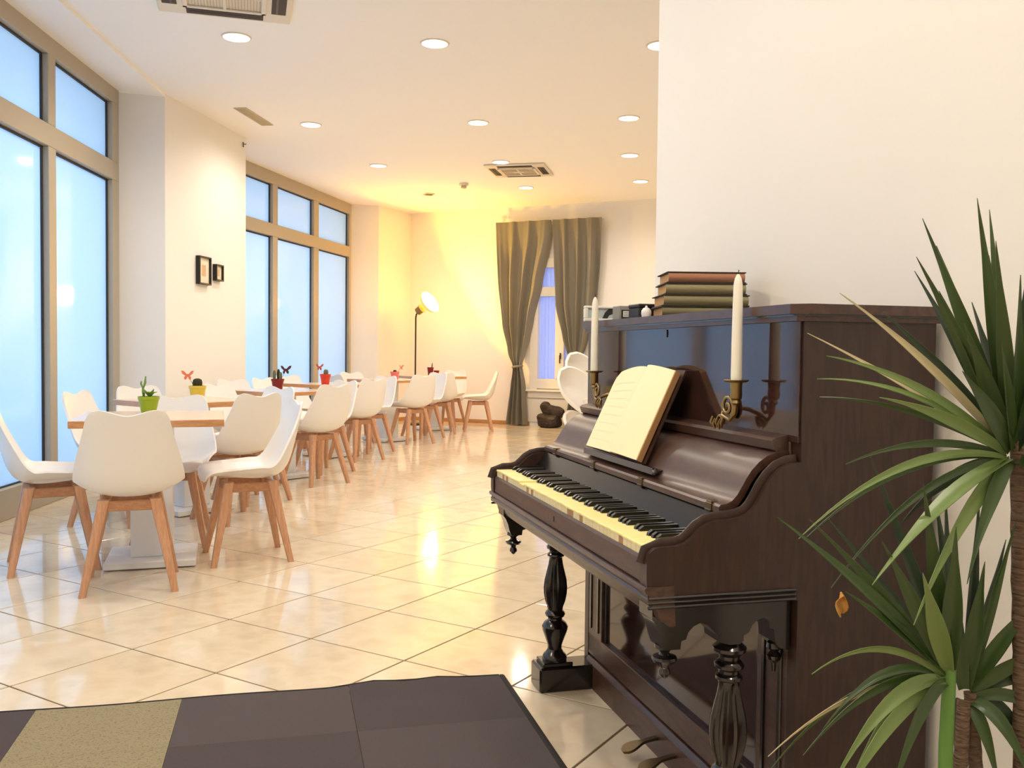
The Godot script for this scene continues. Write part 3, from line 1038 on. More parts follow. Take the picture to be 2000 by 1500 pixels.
func piano() -> void:
	var o := piano_node("upright_piano", "old dark mahogany upright piano with candle sconces against the right wall", "piano")
	# end panels with the S-shaped arms
	var side := pts2([-0.318, 0.0, -0.004, 0.0, -0.004, 0.6, 0.314, 0.606, 0.322, 0.618, 0.326, 0.66, 0.326, 0.694, 0.322, 0.71, 0.31, 0.719, 0.29, 0.721, 0.262, 0.722, 0.244, 0.727, 0.23, 0.738, 0.214, 0.754, 0.196, 0.764, 0.174, 0.769, 0.15, 0.77, 0.128, 0.773, 0.11, 0.78, 0.096, 0.793, 0.085, 0.81, 0.073, 0.832, 0.058, 0.852, 0.04, 0.868, 0.02, 0.877, -0.006, 0.88, -0.006, 1.168, -0.318, 1.168])
	for a in [[-0.034, 0.0], [-PL, -PL + 0.034]]:
		part("end_panel", Shape.new().prism(side, a[0], a[1], "x", 40.0), M.mahogany, o)
		# raised rim that follows the arm
		var rim := PackedVector3Array()
		for q in [[0.326, 0.69], [0.320, 0.712], [0.29, 0.722], [0.262, 0.723], [0.244, 0.728], [0.23, 0.739], [0.214, 0.755], [0.196, 0.765], [0.174, 0.77], [0.15, 0.771], [0.128, 0.774], [0.11, 0.781], [0.096, 0.794], [0.085, 0.811], [0.073, 0.833], [0.058, 0.853], [0.04, 0.869], [0.02, 0.878], [-0.004, 0.881]]:
			rim.append(Vector3((a[0] + a[1]) / 2, q[1] - 0.002, q[0]))
		part("arm_rim", Shape.new().tube(rim, PackedFloat32Array([0.017]), 12, 0.3), M.mahogany, o)
	part("back_board", Shape.new().box(Vector3(PL - 0.07, 1.14, 0.03), Vector3(-PL / 2, 0.59, -0.3), 0.0), M.ebonised, o)
	# lid with a two-step moulding and clipped front corners
	var lid := func(over: float, cut: float, y0: float, y1: float, m: Material, called: String) -> void:
		var x0 := -PL - over
		var x1 := over
		part(called, Shape.new().prism(pts2([x0, -0.322, x1, -0.322, x1, over - cut, x1 - cut, over, x0 + cut, over, x0, over - cut]), y0, y1, "y", 20.0), m, o)
	lid.call(0.010, 0.012, 1.164, 1.176, M.mahogany_front, "lid_moulding")
	lid.call(0.022, 0.03, 1.178, 1.198, M.mahogany_front, "lid")
	lid.call(0.015, 0.02, 1.174, 1.1795, M.ebonised, "lid_moulding")
	var up := part("upper_panel", Shape.new().box(Vector3(PL - 0.012, 0.25, 0.02), Vector3(-PL / 2, 1.043, -0.011), 0.001), M.polished_panel, o)
	part("keyhole", Shape.new().lathe(pts2([0.004, 0.0, 0.0045, 0.002, 0.001, 0.0025]), 12, Vector3(-0.641, 1.15, -0.001), Basis(Vector3.RIGHT, PI / 2) * Basis.from_scale(Vector3(1, 1, 2.4))), M.fall_black, up)
	part("lock_rail", Shape.new().box(Vector3(PL - 0.07, 0.03, 0.03), Vector3(-PL / 2, 0.905, -0.015), 0.003), M.mahogany_front, o)
	# ledge and S-curved fall
	var x0 := -PL + 0.036
	var x1 := -0.036
	part("fall_ledge", Shape.new().prism(pts2([-0.01, 0.934, 0.03, 0.926, 0.038, 0.92, 0.032, 0.902, 0.022, 0.895, -0.01, 0.895]), x0 + 0.004, x1 - 0.004, "x", 25.0), M.mahogany_front, o)
	var fall := part("fall", Shape.new().prism(pts2([0.0, 0.899, 0.03, 0.897, 0.05, 0.890, 0.068, 0.878, 0.084, 0.862, 0.096, 0.845, 0.106, 0.828, 0.116, 0.812, 0.127, 0.801, 0.139, 0.795, 0.152, 0.7935, 0.156, 0.789, 0.156, 0.777, 0.135, 0.777, 0.118, 0.785, 0.1, 0.808, 0.085, 0.835, 0.07, 0.855, 0.05, 0.87, 0.0, 0.88]), x0, x1, "x", 40.0), M.mahogany_front, o)
	part("name_board", Shape.new().prism(pts2([0.148, 0.7765, 0.152, 0.772, 0.187, 0.722, 0.17, 0.715, 0.12, 0.772, 0.13, 0.7765]), x0, x1, "x", 25.0), M.fall_black, o)
	for a in [0.079, 0.438, 0.775, 1.12]:
		part("hinge", Shape.new().box(Vector3(0.026, 0.014, 0.004), Vector3(-a, 0.7855, 0.1565), 0.001).box(Vector3(0.022, 0.004, 0.016), Vector3(-a, 0.794, 0.149), 0.001).tube(PackedVector3Array([Vector3(-a - 0.013, 0.777, 0.157), Vector3(-a + 0.013, 0.777, 0.157)]), PackedFloat32Array([0.003]), 8), M.dull_brass, fall)
	part("music_ledge", Shape.new().prism(pts2([0.085, 0.822, 0.135, 0.812, 0.136, 0.822, 0.141, 0.822, 0.142, 0.806, 0.09, 0.814]), -0.89, -0.40, "x", 20.0), M.ebonised, fall)
	part("ledge_scroll", Shape.new().tube(PackedVector3Array([Vector3(-0.402, 0.815, 0.136), Vector3(-0.388, 0.812, 0.14), Vector3(-0.378, 0.816, 0.142), Vector3(-0.38, 0.823, 0.142)]), PackedFloat32Array([0.006, 0.006, 0.005, 0.003]), 8), M.ebonised, fall)
	# key bed
	part("key_bed", Shape.new().box(Vector3(PL - 0.068, 0.055, 0.30), Vector3(-PL / 2, 0.655, 0.145), 0.0), M.ebonised, o)
	part("key_slip", Shape.new().prism(pts2([0.30, 0.697, 0.318, 0.697, 0.322, 0.692, 0.322, 0.648, 0.319, 0.645, 0.30, 0.645]), x0 + 0.002, x1 - 0.002, "x", 20.0), M.mahogany_front, o)
	var km := part("front_moulding", Shape.new().prism(pts2([0.27, 0.645, 0.328, 0.645, 0.331, 0.641, 0.329, 0.634, 0.323, 0.631, 0.321, 0.626, 0.325, 0.62, 0.323, 0.613, 0.316, 0.608, 0.308, 0.604, 0.303, 0.596, 0.301, 0.586, 0.295, 0.577, 0.285, 0.572, 0.278, 0.566, 0.265, 0.566]), -PL - 0.004, 0.004, "x", 30.0), M.mahogany_front, o)
	part("keyhole", Shape.new().box(Vector3(0.004, 0.014, 0.002), Vector3(-0.603, 0.67, 0.3225), 0.0005), M.fall_black, km)
	for e in [[-0.002, 0.006], [-PL - 0.006, -PL + 0.002]]:
		var s := Shape.new()
		for y in [0.6225, 0.6135, 0.6045]:
			s.box(Vector3(e[1] - e[0], 0.0065, 0.325), Vector3((e[0] + e[1]) / 2, y, 0.162), 0.0025)
		part("end_moulding", s, M.ebonised, o)
	keys(o)
	brackets(o)
	# lower front: framed panel, plinth board, pedals
	part("lower_frame", Shape.new().box(Vector3(0.12, 0.48, 0.022), Vector3(-0.095, 0.35, -0.016), 0.002).box(Vector3(0.12, 0.48, 0.022), Vector3(-PL + 0.095, 0.35, -0.016), 0.002).box(Vector3(PL - 0.07, 0.09, 0.022), Vector3(-PL / 2, 0.565, -0.016), 0.002).box(Vector3(PL - 0.07, 0.07, 0.022), Vector3(-PL / 2, 0.135, -0.016), 0.002), M.mahogany_front, o)
	for a in [0.165, PL - 0.165]:
		part("panel_bead", Shape.new().box(Vector3(0.02, 0.42, 0.016), Vector3(-a, 0.36, -0.02), 0.004), M.ebonised, o)
	for a in [0.06, 0.125, PL - 0.06, PL - 0.125]:
		part("panel_bead", Shape.new().box(Vector3(0.014, 0.36, 0.006), Vector3(-a, 0.37, -0.004), 0.002), M.ebonised, o)
	part("lower_panel", Shape.new().box(Vector3(PL - 0.3, 0.40, 0.02), Vector3(-PL / 2, 0.35, -0.03), 0.002), M.polished_panel, o)
	part("plinth_board", Shape.new().prism(pts2([-0.03, 0.0, 0.004, 0.0, 0.004, 0.078, 0.0, 0.085, -0.006, 0.092, -0.03, 0.1]), -PL + 0.034, -0.034, "x", 20.0), M.mahogany_front, o)
	for a in [0.535, 0.65]:
		part("pedal", Shape.new().sheet(14, 4, func(u: float, v: float) -> Vector3: return Vector3(-a + (v - 0.5) * (0.016 + 0.03 * smoothstep(0.45, 0.8, u) - 0.03 * pow(maxf(u - 0.86, 0.0) / 0.14, 2.0)), 0.052 - 0.028 * u * u, -0.01 + 0.115 * u), 0.007, 70.0), M.dull_brass, o)
	# candle sconces
	for a in [0.178, 1.075]:
		sconce(o, -a, -1.0 if a < 0.6 else 1.0)


func keys(o: Node3D) -> void:
	var w := (PL - 0.074) / 52.0
	var wk := Shape.new().box(Vector3(w - 0.0011, 0.006, 0.145), Vector3(0, 0, -0.0725), 0.0012).mesh()
	var wf := Shape.new().box(Vector3(w - 0.0016, 0.022, 0.003), Vector3(0, -0.0138, -0.0035), 0.0006).mesh()
	var bk := Shape.new().prism(pts2([0.0, 0.0, 0.09, 0.0, 0.088, 0.008, 0.08, 0.0135, 0.0, 0.0145]), -0.0056, 0.0056, "x", 20.0).mesh()
	var bare := [3, 5, 15, 17, 31, 32, 35, 46]
	var lip := [5, 14, 15, 16, 19, 31, 40]
	for k in 52:
		var x := -PL + 0.037 + (k + 0.5) * w
		var dip := -0.004 if k in [12, 13] else rng.randf_range(-0.0007, 0.0007)
		var key := put("white_key", wk, M.ivory, o)
		key.position = Vector3(x, 0.7155 + dip, 0.317)
		put("key_front", wf, M.bare_key_wood if k in bare else M.ivory_front, key)
		var s := (k + 5) % 7          # the lowest key is an A
		if s in [0, 1, 3, 4, 5] and k < 51:
			var b := put("black_key", bk, M.ebony_key, o)
			b.position = Vector3(x + w / 2, 0.7165, 0.180)


func turned_leg() -> Shape:
	return Shape.new().lathe(pts2([0.0405, 0.091, 0.0405, 0.103, 0.036, 0.112, 0.03, 0.117, 0.0235, 0.128, 0.024, 0.142, 0.034, 0.17, 0.0415, 0.19, 0.043, 0.202, 0.036, 0.215, 0.024, 0.224, 0.0235, 0.23, 0.031, 0.236, 0.0335, 0.243, 0.031, 0.25, 0.0245, 0.256, 0.0265, 0.266, 0.034, 0.286, 0.0385, 0.31, 0.0395, 0.33, 0.037, 0.355, 0.031, 0.38, 0.0245, 0.405, 0.0215, 0.424, 0.0225, 0.43, 0.028, 0.434, 0.0275, 0.44, 0.021, 0.446, 0.022, 0.452, 0.03, 0.458, 0.031, 0.464, 0.027, 0.47, 0.0205, 0.474, 0.022, 0.482, 0.034, 0.492, 0.0345, 0.499, 0.028, 0.505, 0.022, 0.512, 0.022, 0.53]), 40, Vector3.ZERO, Basis(), 14, 0.262, 0.415, 30.0)


func brackets(o: Node3D) -> void:
	var apron := pts2([0.0, 0.602, 0.304, 0.602, 0.304, 0.575, 0.297, 0.566, 0.289, 0.548, 0.285, 0.53, 0.278, 0.512, 0.243, 0.512, 0.241, 0.528, 0.231, 0.531, 0.226, 0.545, 0.215, 0.556, 0.2, 0.562, 0.183, 0.556, 0.17, 0.542, 0.160, 0.533, 0.158, 0.52, 0.134, 0.513, 0.112, 0.513, 0.104, 0.52, 0.104, 0.53, 0.092, 0.536, 0.086, 0.549, 0.074, 0.56, 0.06, 0.563, 0.049, 0.557, 0.046, 0.541, 0.036, 0.538, 0.032, 0.51, 0.022, 0.498, 0.0, 0.492])
	for e in [[-0.085, -0.02, -0.052, 1.0], [-PL + 0.02, -PL + 0.085, -PL + 0.052, -1.0]]:
		part("bracket", Shape.new().prism(apron, e[0], e[1], "x", 28.0), M.ebonised, o)
		# mouldings along the bracket's lower lobes
		part("pendant", Shape.new().lathe(pts2([0.02, 0.515, 0.021, 0.508, 0.012, 0.503, 0.009, 0.498, 0.012, 0.494, 0.024, 0.49, 0.026, 0.485, 0.022, 0.479, 0.01, 0.474, 0.008, 0.468, 0.0115, 0.462, 0.012, 0.455, 0.0075, 0.449, 0.003, 0.445]), 24, Vector3(e[2], 0, 0.262), Basis(), 0, 0.0, 0.0, 30.0), M.ebonised, o)
		part("pendant", Shape.new().lathe(pts2([0.014, 0.5, 0.016, 0.49, 0.008, 0.482, 0.016, 0.474, 0.014, 0.466, 0.006, 0.458, 0.004, 0.44]), 20, Vector3(e[2], 0, 0.016), Basis(), 0, 0.0, 0.0, 30.0), M.ebonised, o)
		var lg := part("leg", turned_leg(), M.ebonised, o)
		lg.position = Vector3(e[2], 0, 0.118)
		part("leg_block", Shape.new().box(Vector3(0.085, 0.014, 0.1), Vector3(0, 0.0855, 0.0), 0.003), M.ebonised, lg)
		part("toe", Shape.new().box(Vector3(0.105, 0.08, 0.19), Vector3(e[2], 0.04, 0.088), 0.006), M.ebonised, o)


func spiral(c: Vector3, r0: float, r1: float, a0: float, a1: float, ax: Vector3, ay: Vector3) -> PackedVector3Array:
	var p := PackedVector3Array()
	for k in 25:
		var t := k / 24.0
		var a := lerpf(a0, a1, t)
		p.append(c + (ax * cos(a) + ay * sin(a)) * lerpf(r0, r1, t))
	return p


func sconce(o: Node3D, x: float, s: float) -> void:
	# s: on which side of the candle the wall plate sits (-1 towards the far end)
	var g := part("candle_sconce", Shape.new().lathe(pts2([0.006, 0.95, 0.017, 0.962, 0.02, 0.975, 0.015, 0.99, 0.006, 1.0]), 18, Vector3(x + s * 0.085, 0, 0.004), Basis.from_scale(Vector3(1, 1, 0.35))), M.brass, o)
	var c := Vector3(x, 0, 0.045)
	part("socket", Shape.new().lathe(pts2([0.006, 0.985, 0.010, 0.99, 0.008, 0.996, 0.0125, 1.0, 0.0135, 1.01, 0.0125, 1.02, 0.0135, 1.033, 0.013, 1.036]), 20, c), M.brass, g)
	part("drip_pan", Shape.new().lathe(pts2([0.01, 1.034, 0.024, 1.036, 0.0275, 1.040, 0.0265, 1.041, 0.012, 1.038]), 24, c), M.brass, g)
	var ax := Vector3(s, 0, 0.06).normalized()
	var root := c + Vector3(0, 0.985, 0)
	var arm := spiral(root + ax * 0.034 + Vector3(0, -0.005, 0), 0.026, 0.006, PI * 1.25, -PI * 1.6, ax, Vector3.UP)
	part("scroll", Shape.new().tube(arm, PackedFloat32Array([0.0042]), 8), M.brass, g)
	part("scroll", Shape.new().tube(PackedVector3Array([root + Vector3(0, 0.004, 0), root + ax * 0.004 + Vector3(0, -0.018, 0), root + ax * 0.024 + Vector3(0, -0.034, 0), root + ax * 0.055 + Vector3(0, -0.026, 0), root + ax * 0.08 + Vector3(0, -0.014, -0.02), Vector3(x + s * 0.085, 0.975, 0.006)]), PackedFloat32Array([0.005, 0.005, 0.004, 0.0045, 0.005, 0.005]), 8), M.brass, g)
	part("scroll", Shape.new().tube(spiral(root + ax * 0.062 + Vector3(0, -0.034, 0), 0.014, 0.004, PI, PI * 3.2, ax, Vector3.UP), PackedFloat32Array([0.0035]), 8), M.brass, g)
	for k in 5:
		var q := root + ax * (0.045 + 0.011 * k) + Vector3(0, -0.03 - 0.004 * (k % 2), 0.003)
		part("leaf_ornament", Shape.new().tube(PackedVector3Array([q, q + Vector3(0, -0.012, 0.004), q + Vector3(0.002 * k - 0.004, -0.024, 0.002)]), PackedFloat32Array([0.003, 0.005, 0.001]), 8, 0.5), M.brass, g)


func on_the_piano() -> void:
	for e in [[0.178, "white candle in the nearer brass sconce, in front of the stacked books"], [1.075, "white candle in the farther brass sconce, before the small photo frame"]]:
		var o := piano_node("candle", e[1], "candle", "tapered candles on the piano")
		o.position = o.transform * Vector3(-e[0], 1.039, 0.045)
		part("wax", Shape.new().lathe(pts2([0.0118, 0.0, 0.0122, 0.01, 0.0118, 0.08, 0.0108, 0.16, 0.0095, 0.21, 0.007, 0.222, 0.003, 0.23, 0.001, 0.231]), 24), M.candle_wax, o)
		part("wick", Shape.new().tube(PackedVector3Array([Vector3(0, 0.229, 0), Vector3(0.001, 0.236, 0), Vector3(0.002, 0.24, 0)]), PackedFloat32Array([0.0009]), 6), M.wick, o)
	open_book()
	# four old books lying in a stack
	var st := piano_node("book", "", "")
	var base: Vector3 = st.transform * Vector3(-0.80, 1.1985, -0.175)
	st.free()
	used["book"] = 0
	var turn := 0.02
	var bs := [
		[0.248, 0.165, 0.031, M.cloth_dark_olive, 0.0, 0.008, "dark olive cloth book at the bottom of the stack on the piano"],
		[0.246, 0.165, 0.032, M.cloth_moss, 0.01, 0.004, "moss green book second from the bottom of the piano stack"],
		[0.232, 0.160, 0.032, M.cloth_olive, -0.01, 0.002, "olive book second from the top of the piano stack"],
		[0.222, 0.160, 0.031, M.cloth_red, 0.0, 0.0, "faded red-brown book on top of the piano stack"]]
	var y := 0.0
	for b in bs:
		var o := thing("book", b[6], "book", base + Vector3(b[5] * -0.5, y, 0), turn + b[4], "old books stacked on the piano")
		var w: float = b[0]
		var d: float = b[1]
		var h: float = b[2]
		part("lower_board", Shape.new().box(Vector3(w, 0.003, d), Vector3(0, 0.0015, 0), 0.001), M.board_dark, o)
		part("upper_board", Shape.new().box(Vector3(w, 0.003, d), Vector3(0, h - 0.0015, 0), 0.001), M.board_dark, o)
		part("spine", Shape.new().sheet(10, 2, func(u: float, v: float) -> Vector3: return Vector3((v - 0.5) * (w - 0.008), 0.001 + (h - 0.002) * u, d / 2 - 0.008 + 0.009 * sin(PI * u)), 0.003, 60.0), b[3], o)
		part("pages", Shape.new().box(Vector3(w - 0.014, h - 0.006, d - 0.022), Vector3(0, h / 2, -0.004), 0.001), M.page_edge, o)
		y += h + 0.0005
	# photo frame, grey box, white ornament
	var f := piano_node("photo_frame", "small white photo frame at the far end of the piano lid", "photo frame")
	f.position = f.transform * Vector3(-1.195, 1.1985, -0.035)
	f.rotation.y = 0.3
	var q := Shape.new()
	for r in [[-0.075, 0.075, 0.042, 0.05], [-0.075, 0.075, 0.0, 0.01], [-0.075, -0.062, 0.01, 0.042], [0.062, 0.075, 0.01, 0.042]]:
		q.box(Vector3(r[1] - r[0], r[3] - r[2], 0.014), Vector3((r[0] + r[1]) / 2, (r[2] + r[3]) / 2, 0), 0.002)
	part("frame", q, M.white_card, f)
	part("photo", Shape.new().box(Vector3(0.128, 0.034, 0.003), Vector3(0, 0.026, -0.001), 0.0), M.photo_pale, f)
	part("photo_subject", Shape.new().prism(pts2([-0.012, 0.0095, -0.002, 0.03, 0.012, 0.0425, 0.062, 0.0425, 0.062, 0.0095]), 0.0008, 0.0014, "z"), M.photo_dark, f)
	part("photo_subject", Shape.new().prism(pts2([0.006, 0.0095, 0.012, 0.02, 0.028, 0.026, 0.044, 0.02, 0.05, 0.0095]), 0.0012, 0.0019, "z"), M.photo_pale, f)
	f = piano_node("gift_box", "small grey card box with a square dark label beside the photo frame", "box")
	f.position = f.transform * Vector3(-1.11, 1.1985, -0.06)
	f.rotation.y = 0.25
	part("body", Shape.new().box(Vector3(0.045, 0.047, 0.06), Vector3(0, 0.0235, 0), 0.002), M.grey_card, f)
	part("label_plate", Shape.new().box(Vector3(0.03, 0.028, 0.001), Vector3(0, 0.02, 0.0305), 0.0), M.black_card, f)
	q = Shape.new()
	q.box(Vector3(0.02, 0.019, 0.001), Vector3(0, 0.021, 0.0314), 0.0)
	part("label_print", q, M.white_card, f)
	q = Shape.new()
	for k in 3:
		q.box(Vector3(0.014, 0.0014, 0.001), Vector3(0, 0.016 + 0.005 * k, 0.0321), 0.0)
	part("label_lines", q, M.grey_card, f)
	f = piano_node("dark_case", "small dark case lying between the grey box and the books", "case")
	f.position = f.transform * Vector3(-0.985, 1.1985, -0.075)
	part("lid", Shape.new().box(Vector3(0.085, 0.012, 0.06), Vector3(0, 0.041, 0), 0.003), M.black_card, f)
	part("body", Shape.new().box(Vector3(0.083, 0.035, 0.058), Vector3(0, 0.0175, 0), 0.003), M.black_card, f)
	f = piano_node("white_ornament", "little round white ornament in front of the dark case", "ornament")
	f.position = f.transform * Vector3(-0.85, 1.1985, -0.03)
	part("body", Shape.new().lathe(pts2([0.009, 0.0, 0.013, 0.003, 0.015, 0.013, 0.014, 0.022, 0.008, 0.029, 0.002, 0.031]), 20), M.white_lacquer, f)
	part("knob", Shape.new().lathe(pts2([0.003, 0.030, 0.004, 0.033, 0.002, 0.036]), 12), M.white_lacquer, f)


func open_book() -> void:
	var o := piano_node("music_book", "open music book with yellowed pages on the piano's ledge", "book")
	# stands on the ledge (z 0.113, y 0.824) and leans back against the upper panel
	var foot := Vector3(-0.665, 0.8235, 0.128)
	var lean := Basis(Vector3.RIGHT, -0.43)
	var page := func(dir: float, w: float, h: float, bulge: float, off: float) -> Callable:
		return func(u: float, v: float) -> Vector3:
			var b := bulge * sin(PI * pow(u, 0.55)) * (0.75 + 0.25 * sin(PI * v))
			var round_ := 0.0
			if dir < 0.0 and v > 0.86:
				round_ = pow((v - 0.86) / 0.14, 2.0) * 0.022 * u
			var y := h * v - 0.018 * u * u * (1.0 if dir < 0.0 else 0.35) * smoothstep(0.4, 1.0, v)
			return foot + lean * Vector3(dir * (w * u - round_), y, 0.008 + b + off)
	part("page_block", Shape.new().sheet(20, 12, page.call(-1.0, 0.207, 0.252, 0.010, 0.0), 0.012, 60.0), M.page_edge, o)
	part("page_block", Shape.new().sheet(20, 12, page.call(1.0, 0.17, 0.252, 0.022, 0.0), 0.016, 60.0), M.page_edge, o)
	part("page", Shape.new().sheet(20, 12, page.call(-1.0, 0.206, 0.252, 0.010, 0.0068), 0.001, 60.0), M.page, o)
	part("page", Shape.new().sheet(20, 12, page.call(1.0, 0.168, 0.252, 0.022, 0.0088), 0.001, 60.0), M.page, o)
	var c := Shape.new()
	c.sheet(10, 2, func(u: float, v: float) -> Vector3: return foot + lean * Vector3(lerpf(-0.2, 0.178, u), 0.256 * v, -0.006), 0.004, 40.0)
	part("cover", c, M.book_cover, o)
	# faint staves printed on the left page
	var base: Callable = page.call(-1.0, 0.206, 0.252, 0.010, 0.0076)
	var sv := Shape.new()
	for k in 8:
		var v0 := 0.1 + 0.1 * k
		sv.sheet(14, 1, func(u: float, v: float) -> Vector3: return base.call(0.14 + 0.74 * u, v0 + 0.004 * v), 0.0002, 60.0)
	part("printed_staves", sv, M.page_print, o)


# ---------------------------------------------------------------- curtains and the far corner
func curtain_panel(o: Node3D, le: Array, re: Array, folds: float, seed_: float, y_low: float) -> void:
	# le / re: (y, s) of the left and right edge from the top down
	var edge := func(e: Array, y: float) -> float:
		for k in range(0, e.size() - 2, 2):
			if y <= e[k] and y >= e[k + 2]:
				var t: float = (e[k] - y) / maxf(e[k] - e[k + 2], 1e-4)
				return lerpf(e[k + 1], e[k + 3], t * t * (3.0 - 2.0 * t) * 0.4 + t * 0.6)
		return e[e.size() - 1]
	var f := func(u: float, v: float) -> Vector3:
		var y := lerpf(3.05, y_low, v)
		var a: float = edge.call(le, y)
		var b: float = edge.call(re, y)
		var w := b - a
		var amp := 0.016 + 0.042 * smoothstep(0.0, 0.25, v)
		if y < 1.5 and y > 0.4:
			amp *= 0.5 + 0.5 * absf(y - 0.9) / 0.6
		var ph := u * folds * TAU + seed_ + 0.5 * sin(v * 3.0 + seed_)
		var z := 0.12 + amp * sin(ph) + 0.35 * amp * sin(ph * 1.73 + 1.0 + v) + 0.12 * amp * sin(ph * 3.1) + 0.06 * exp(-pow((y - 0.93) / 0.2, 2.0))
		return back_at(a + w * u + 0.01 * cos(ph), y, z)
	part("cloth", Shape.new().sheet(110, 60, f, 0.004, 70.0), M.curtain_cloth, o)


func curtains() -> void:
	var o := thing("curtain", "long taupe curtain tied at knee height on the lamp side of the window", "curtain", Vector3.ZERO, 0.0, "tied curtains at the small window")
	curtain_panel(o, [3.05, 1.557, 2.2, 1.62, 1.5, 1.70, 1.1, 1.80, 0.89, 1.90, 0.6, 1.84, 0.0, 1.765], [3.05, 2.462, 2.8, 2.452, 2.1, 2.30, 1.6, 2.17, 1.15, 2.08, 0.89, 2.03, 0.6, 2.06, 0.0, 2.10], 3.6, 0.4, 0.012)
	var tb := PackedVector3Array()
	for k in 21:
		var a := TAU * k / 20.0
		tb.append(back_at(1.965 + 0.075 * cos(a), 0.885 + 0.012 * cos(a), 0.175 + 0.075 * sin(a)))
	part("tie_band", Shape.new().tube(tb, PackedFloat32Array([0.012]), 8, 1.6), M.curtain_cloth, o)
	o = thing("curtain", "long taupe curtain on the piano side of the small window", "curtain", Vector3.ZERO, 0.0, "tied curtains at the small window")
	curtain_panel(o, [3.05, 2.492, 2.8, 2.512, 1.8, 2.56, 1.3, 2.68, 0.95, 2.81, 0.6, 2.80, 0.0, 2.74], [3.05, 3.235, 2.4, 3.22, 1.8, 3.17, 1.3, 3.05, 0.95, 2.95, 0.6, 2.99, 0.0, 3.05], 3.6, 2.1, 0.012)
	tb = PackedVector3Array()
	for k in 21:
		var a := TAU * k / 20.0
		tb.append(back_at(2.88 + 0.08 * cos(a), 0.94 - 0.012 * cos(a), 0.175 + 0.075 * sin(a)))
	part("tie_band", Shape.new().tube(tb, PackedFloat32Array([0.012]), 8, 1.6), M.curtain_cloth, o)
	o = thing("curtain_rail", "slim curtain rail hidden behind the curtain heading", "curtain rail")
	part("rail", Shape.new().tube(PackedVector3Array([back_at(1.53, 3.03, 0.075), back_at(3.26, 3.03, 0.075)]), PackedFloat32Array([0.012]), 10), M.white_wood, o)
	for s in [1.6, 2.48, 3.2]:
		part("bracket", Shape.new().box(Vector3(0.02, 0.03, 0.075), back_at(s, 3.03, 0.037), 0.002, back_basis()), M.white_wood, o)


func petal(c: Vector3, d: Vector3, nrm: Vector3, length: float, width: float) -> Shape:
	# a cupped rounded blade: from c along d
	var x := d.cross(nrm).normalized()
	return Shape.new().sheet(18, 14, func(u: float, v: float) -> Vector3:
		var w := width * (0.45 + 0.55 * sin(PI * clampf(u * 0.62 + 0.12, 0.0, 1.0))) * sqrt(maxf(1.0 - pow(maxf(u - 0.55, 0.0) / 0.45, 2.4), 0.0004))
		var q := v * 2.0 - 1.0
		return c + d * length * u + x * q * w * 0.5 + nrm * (0.11 * q * q * width / 0.3 + 0.09 * u * u - 0.03), 0.03, 80.0)


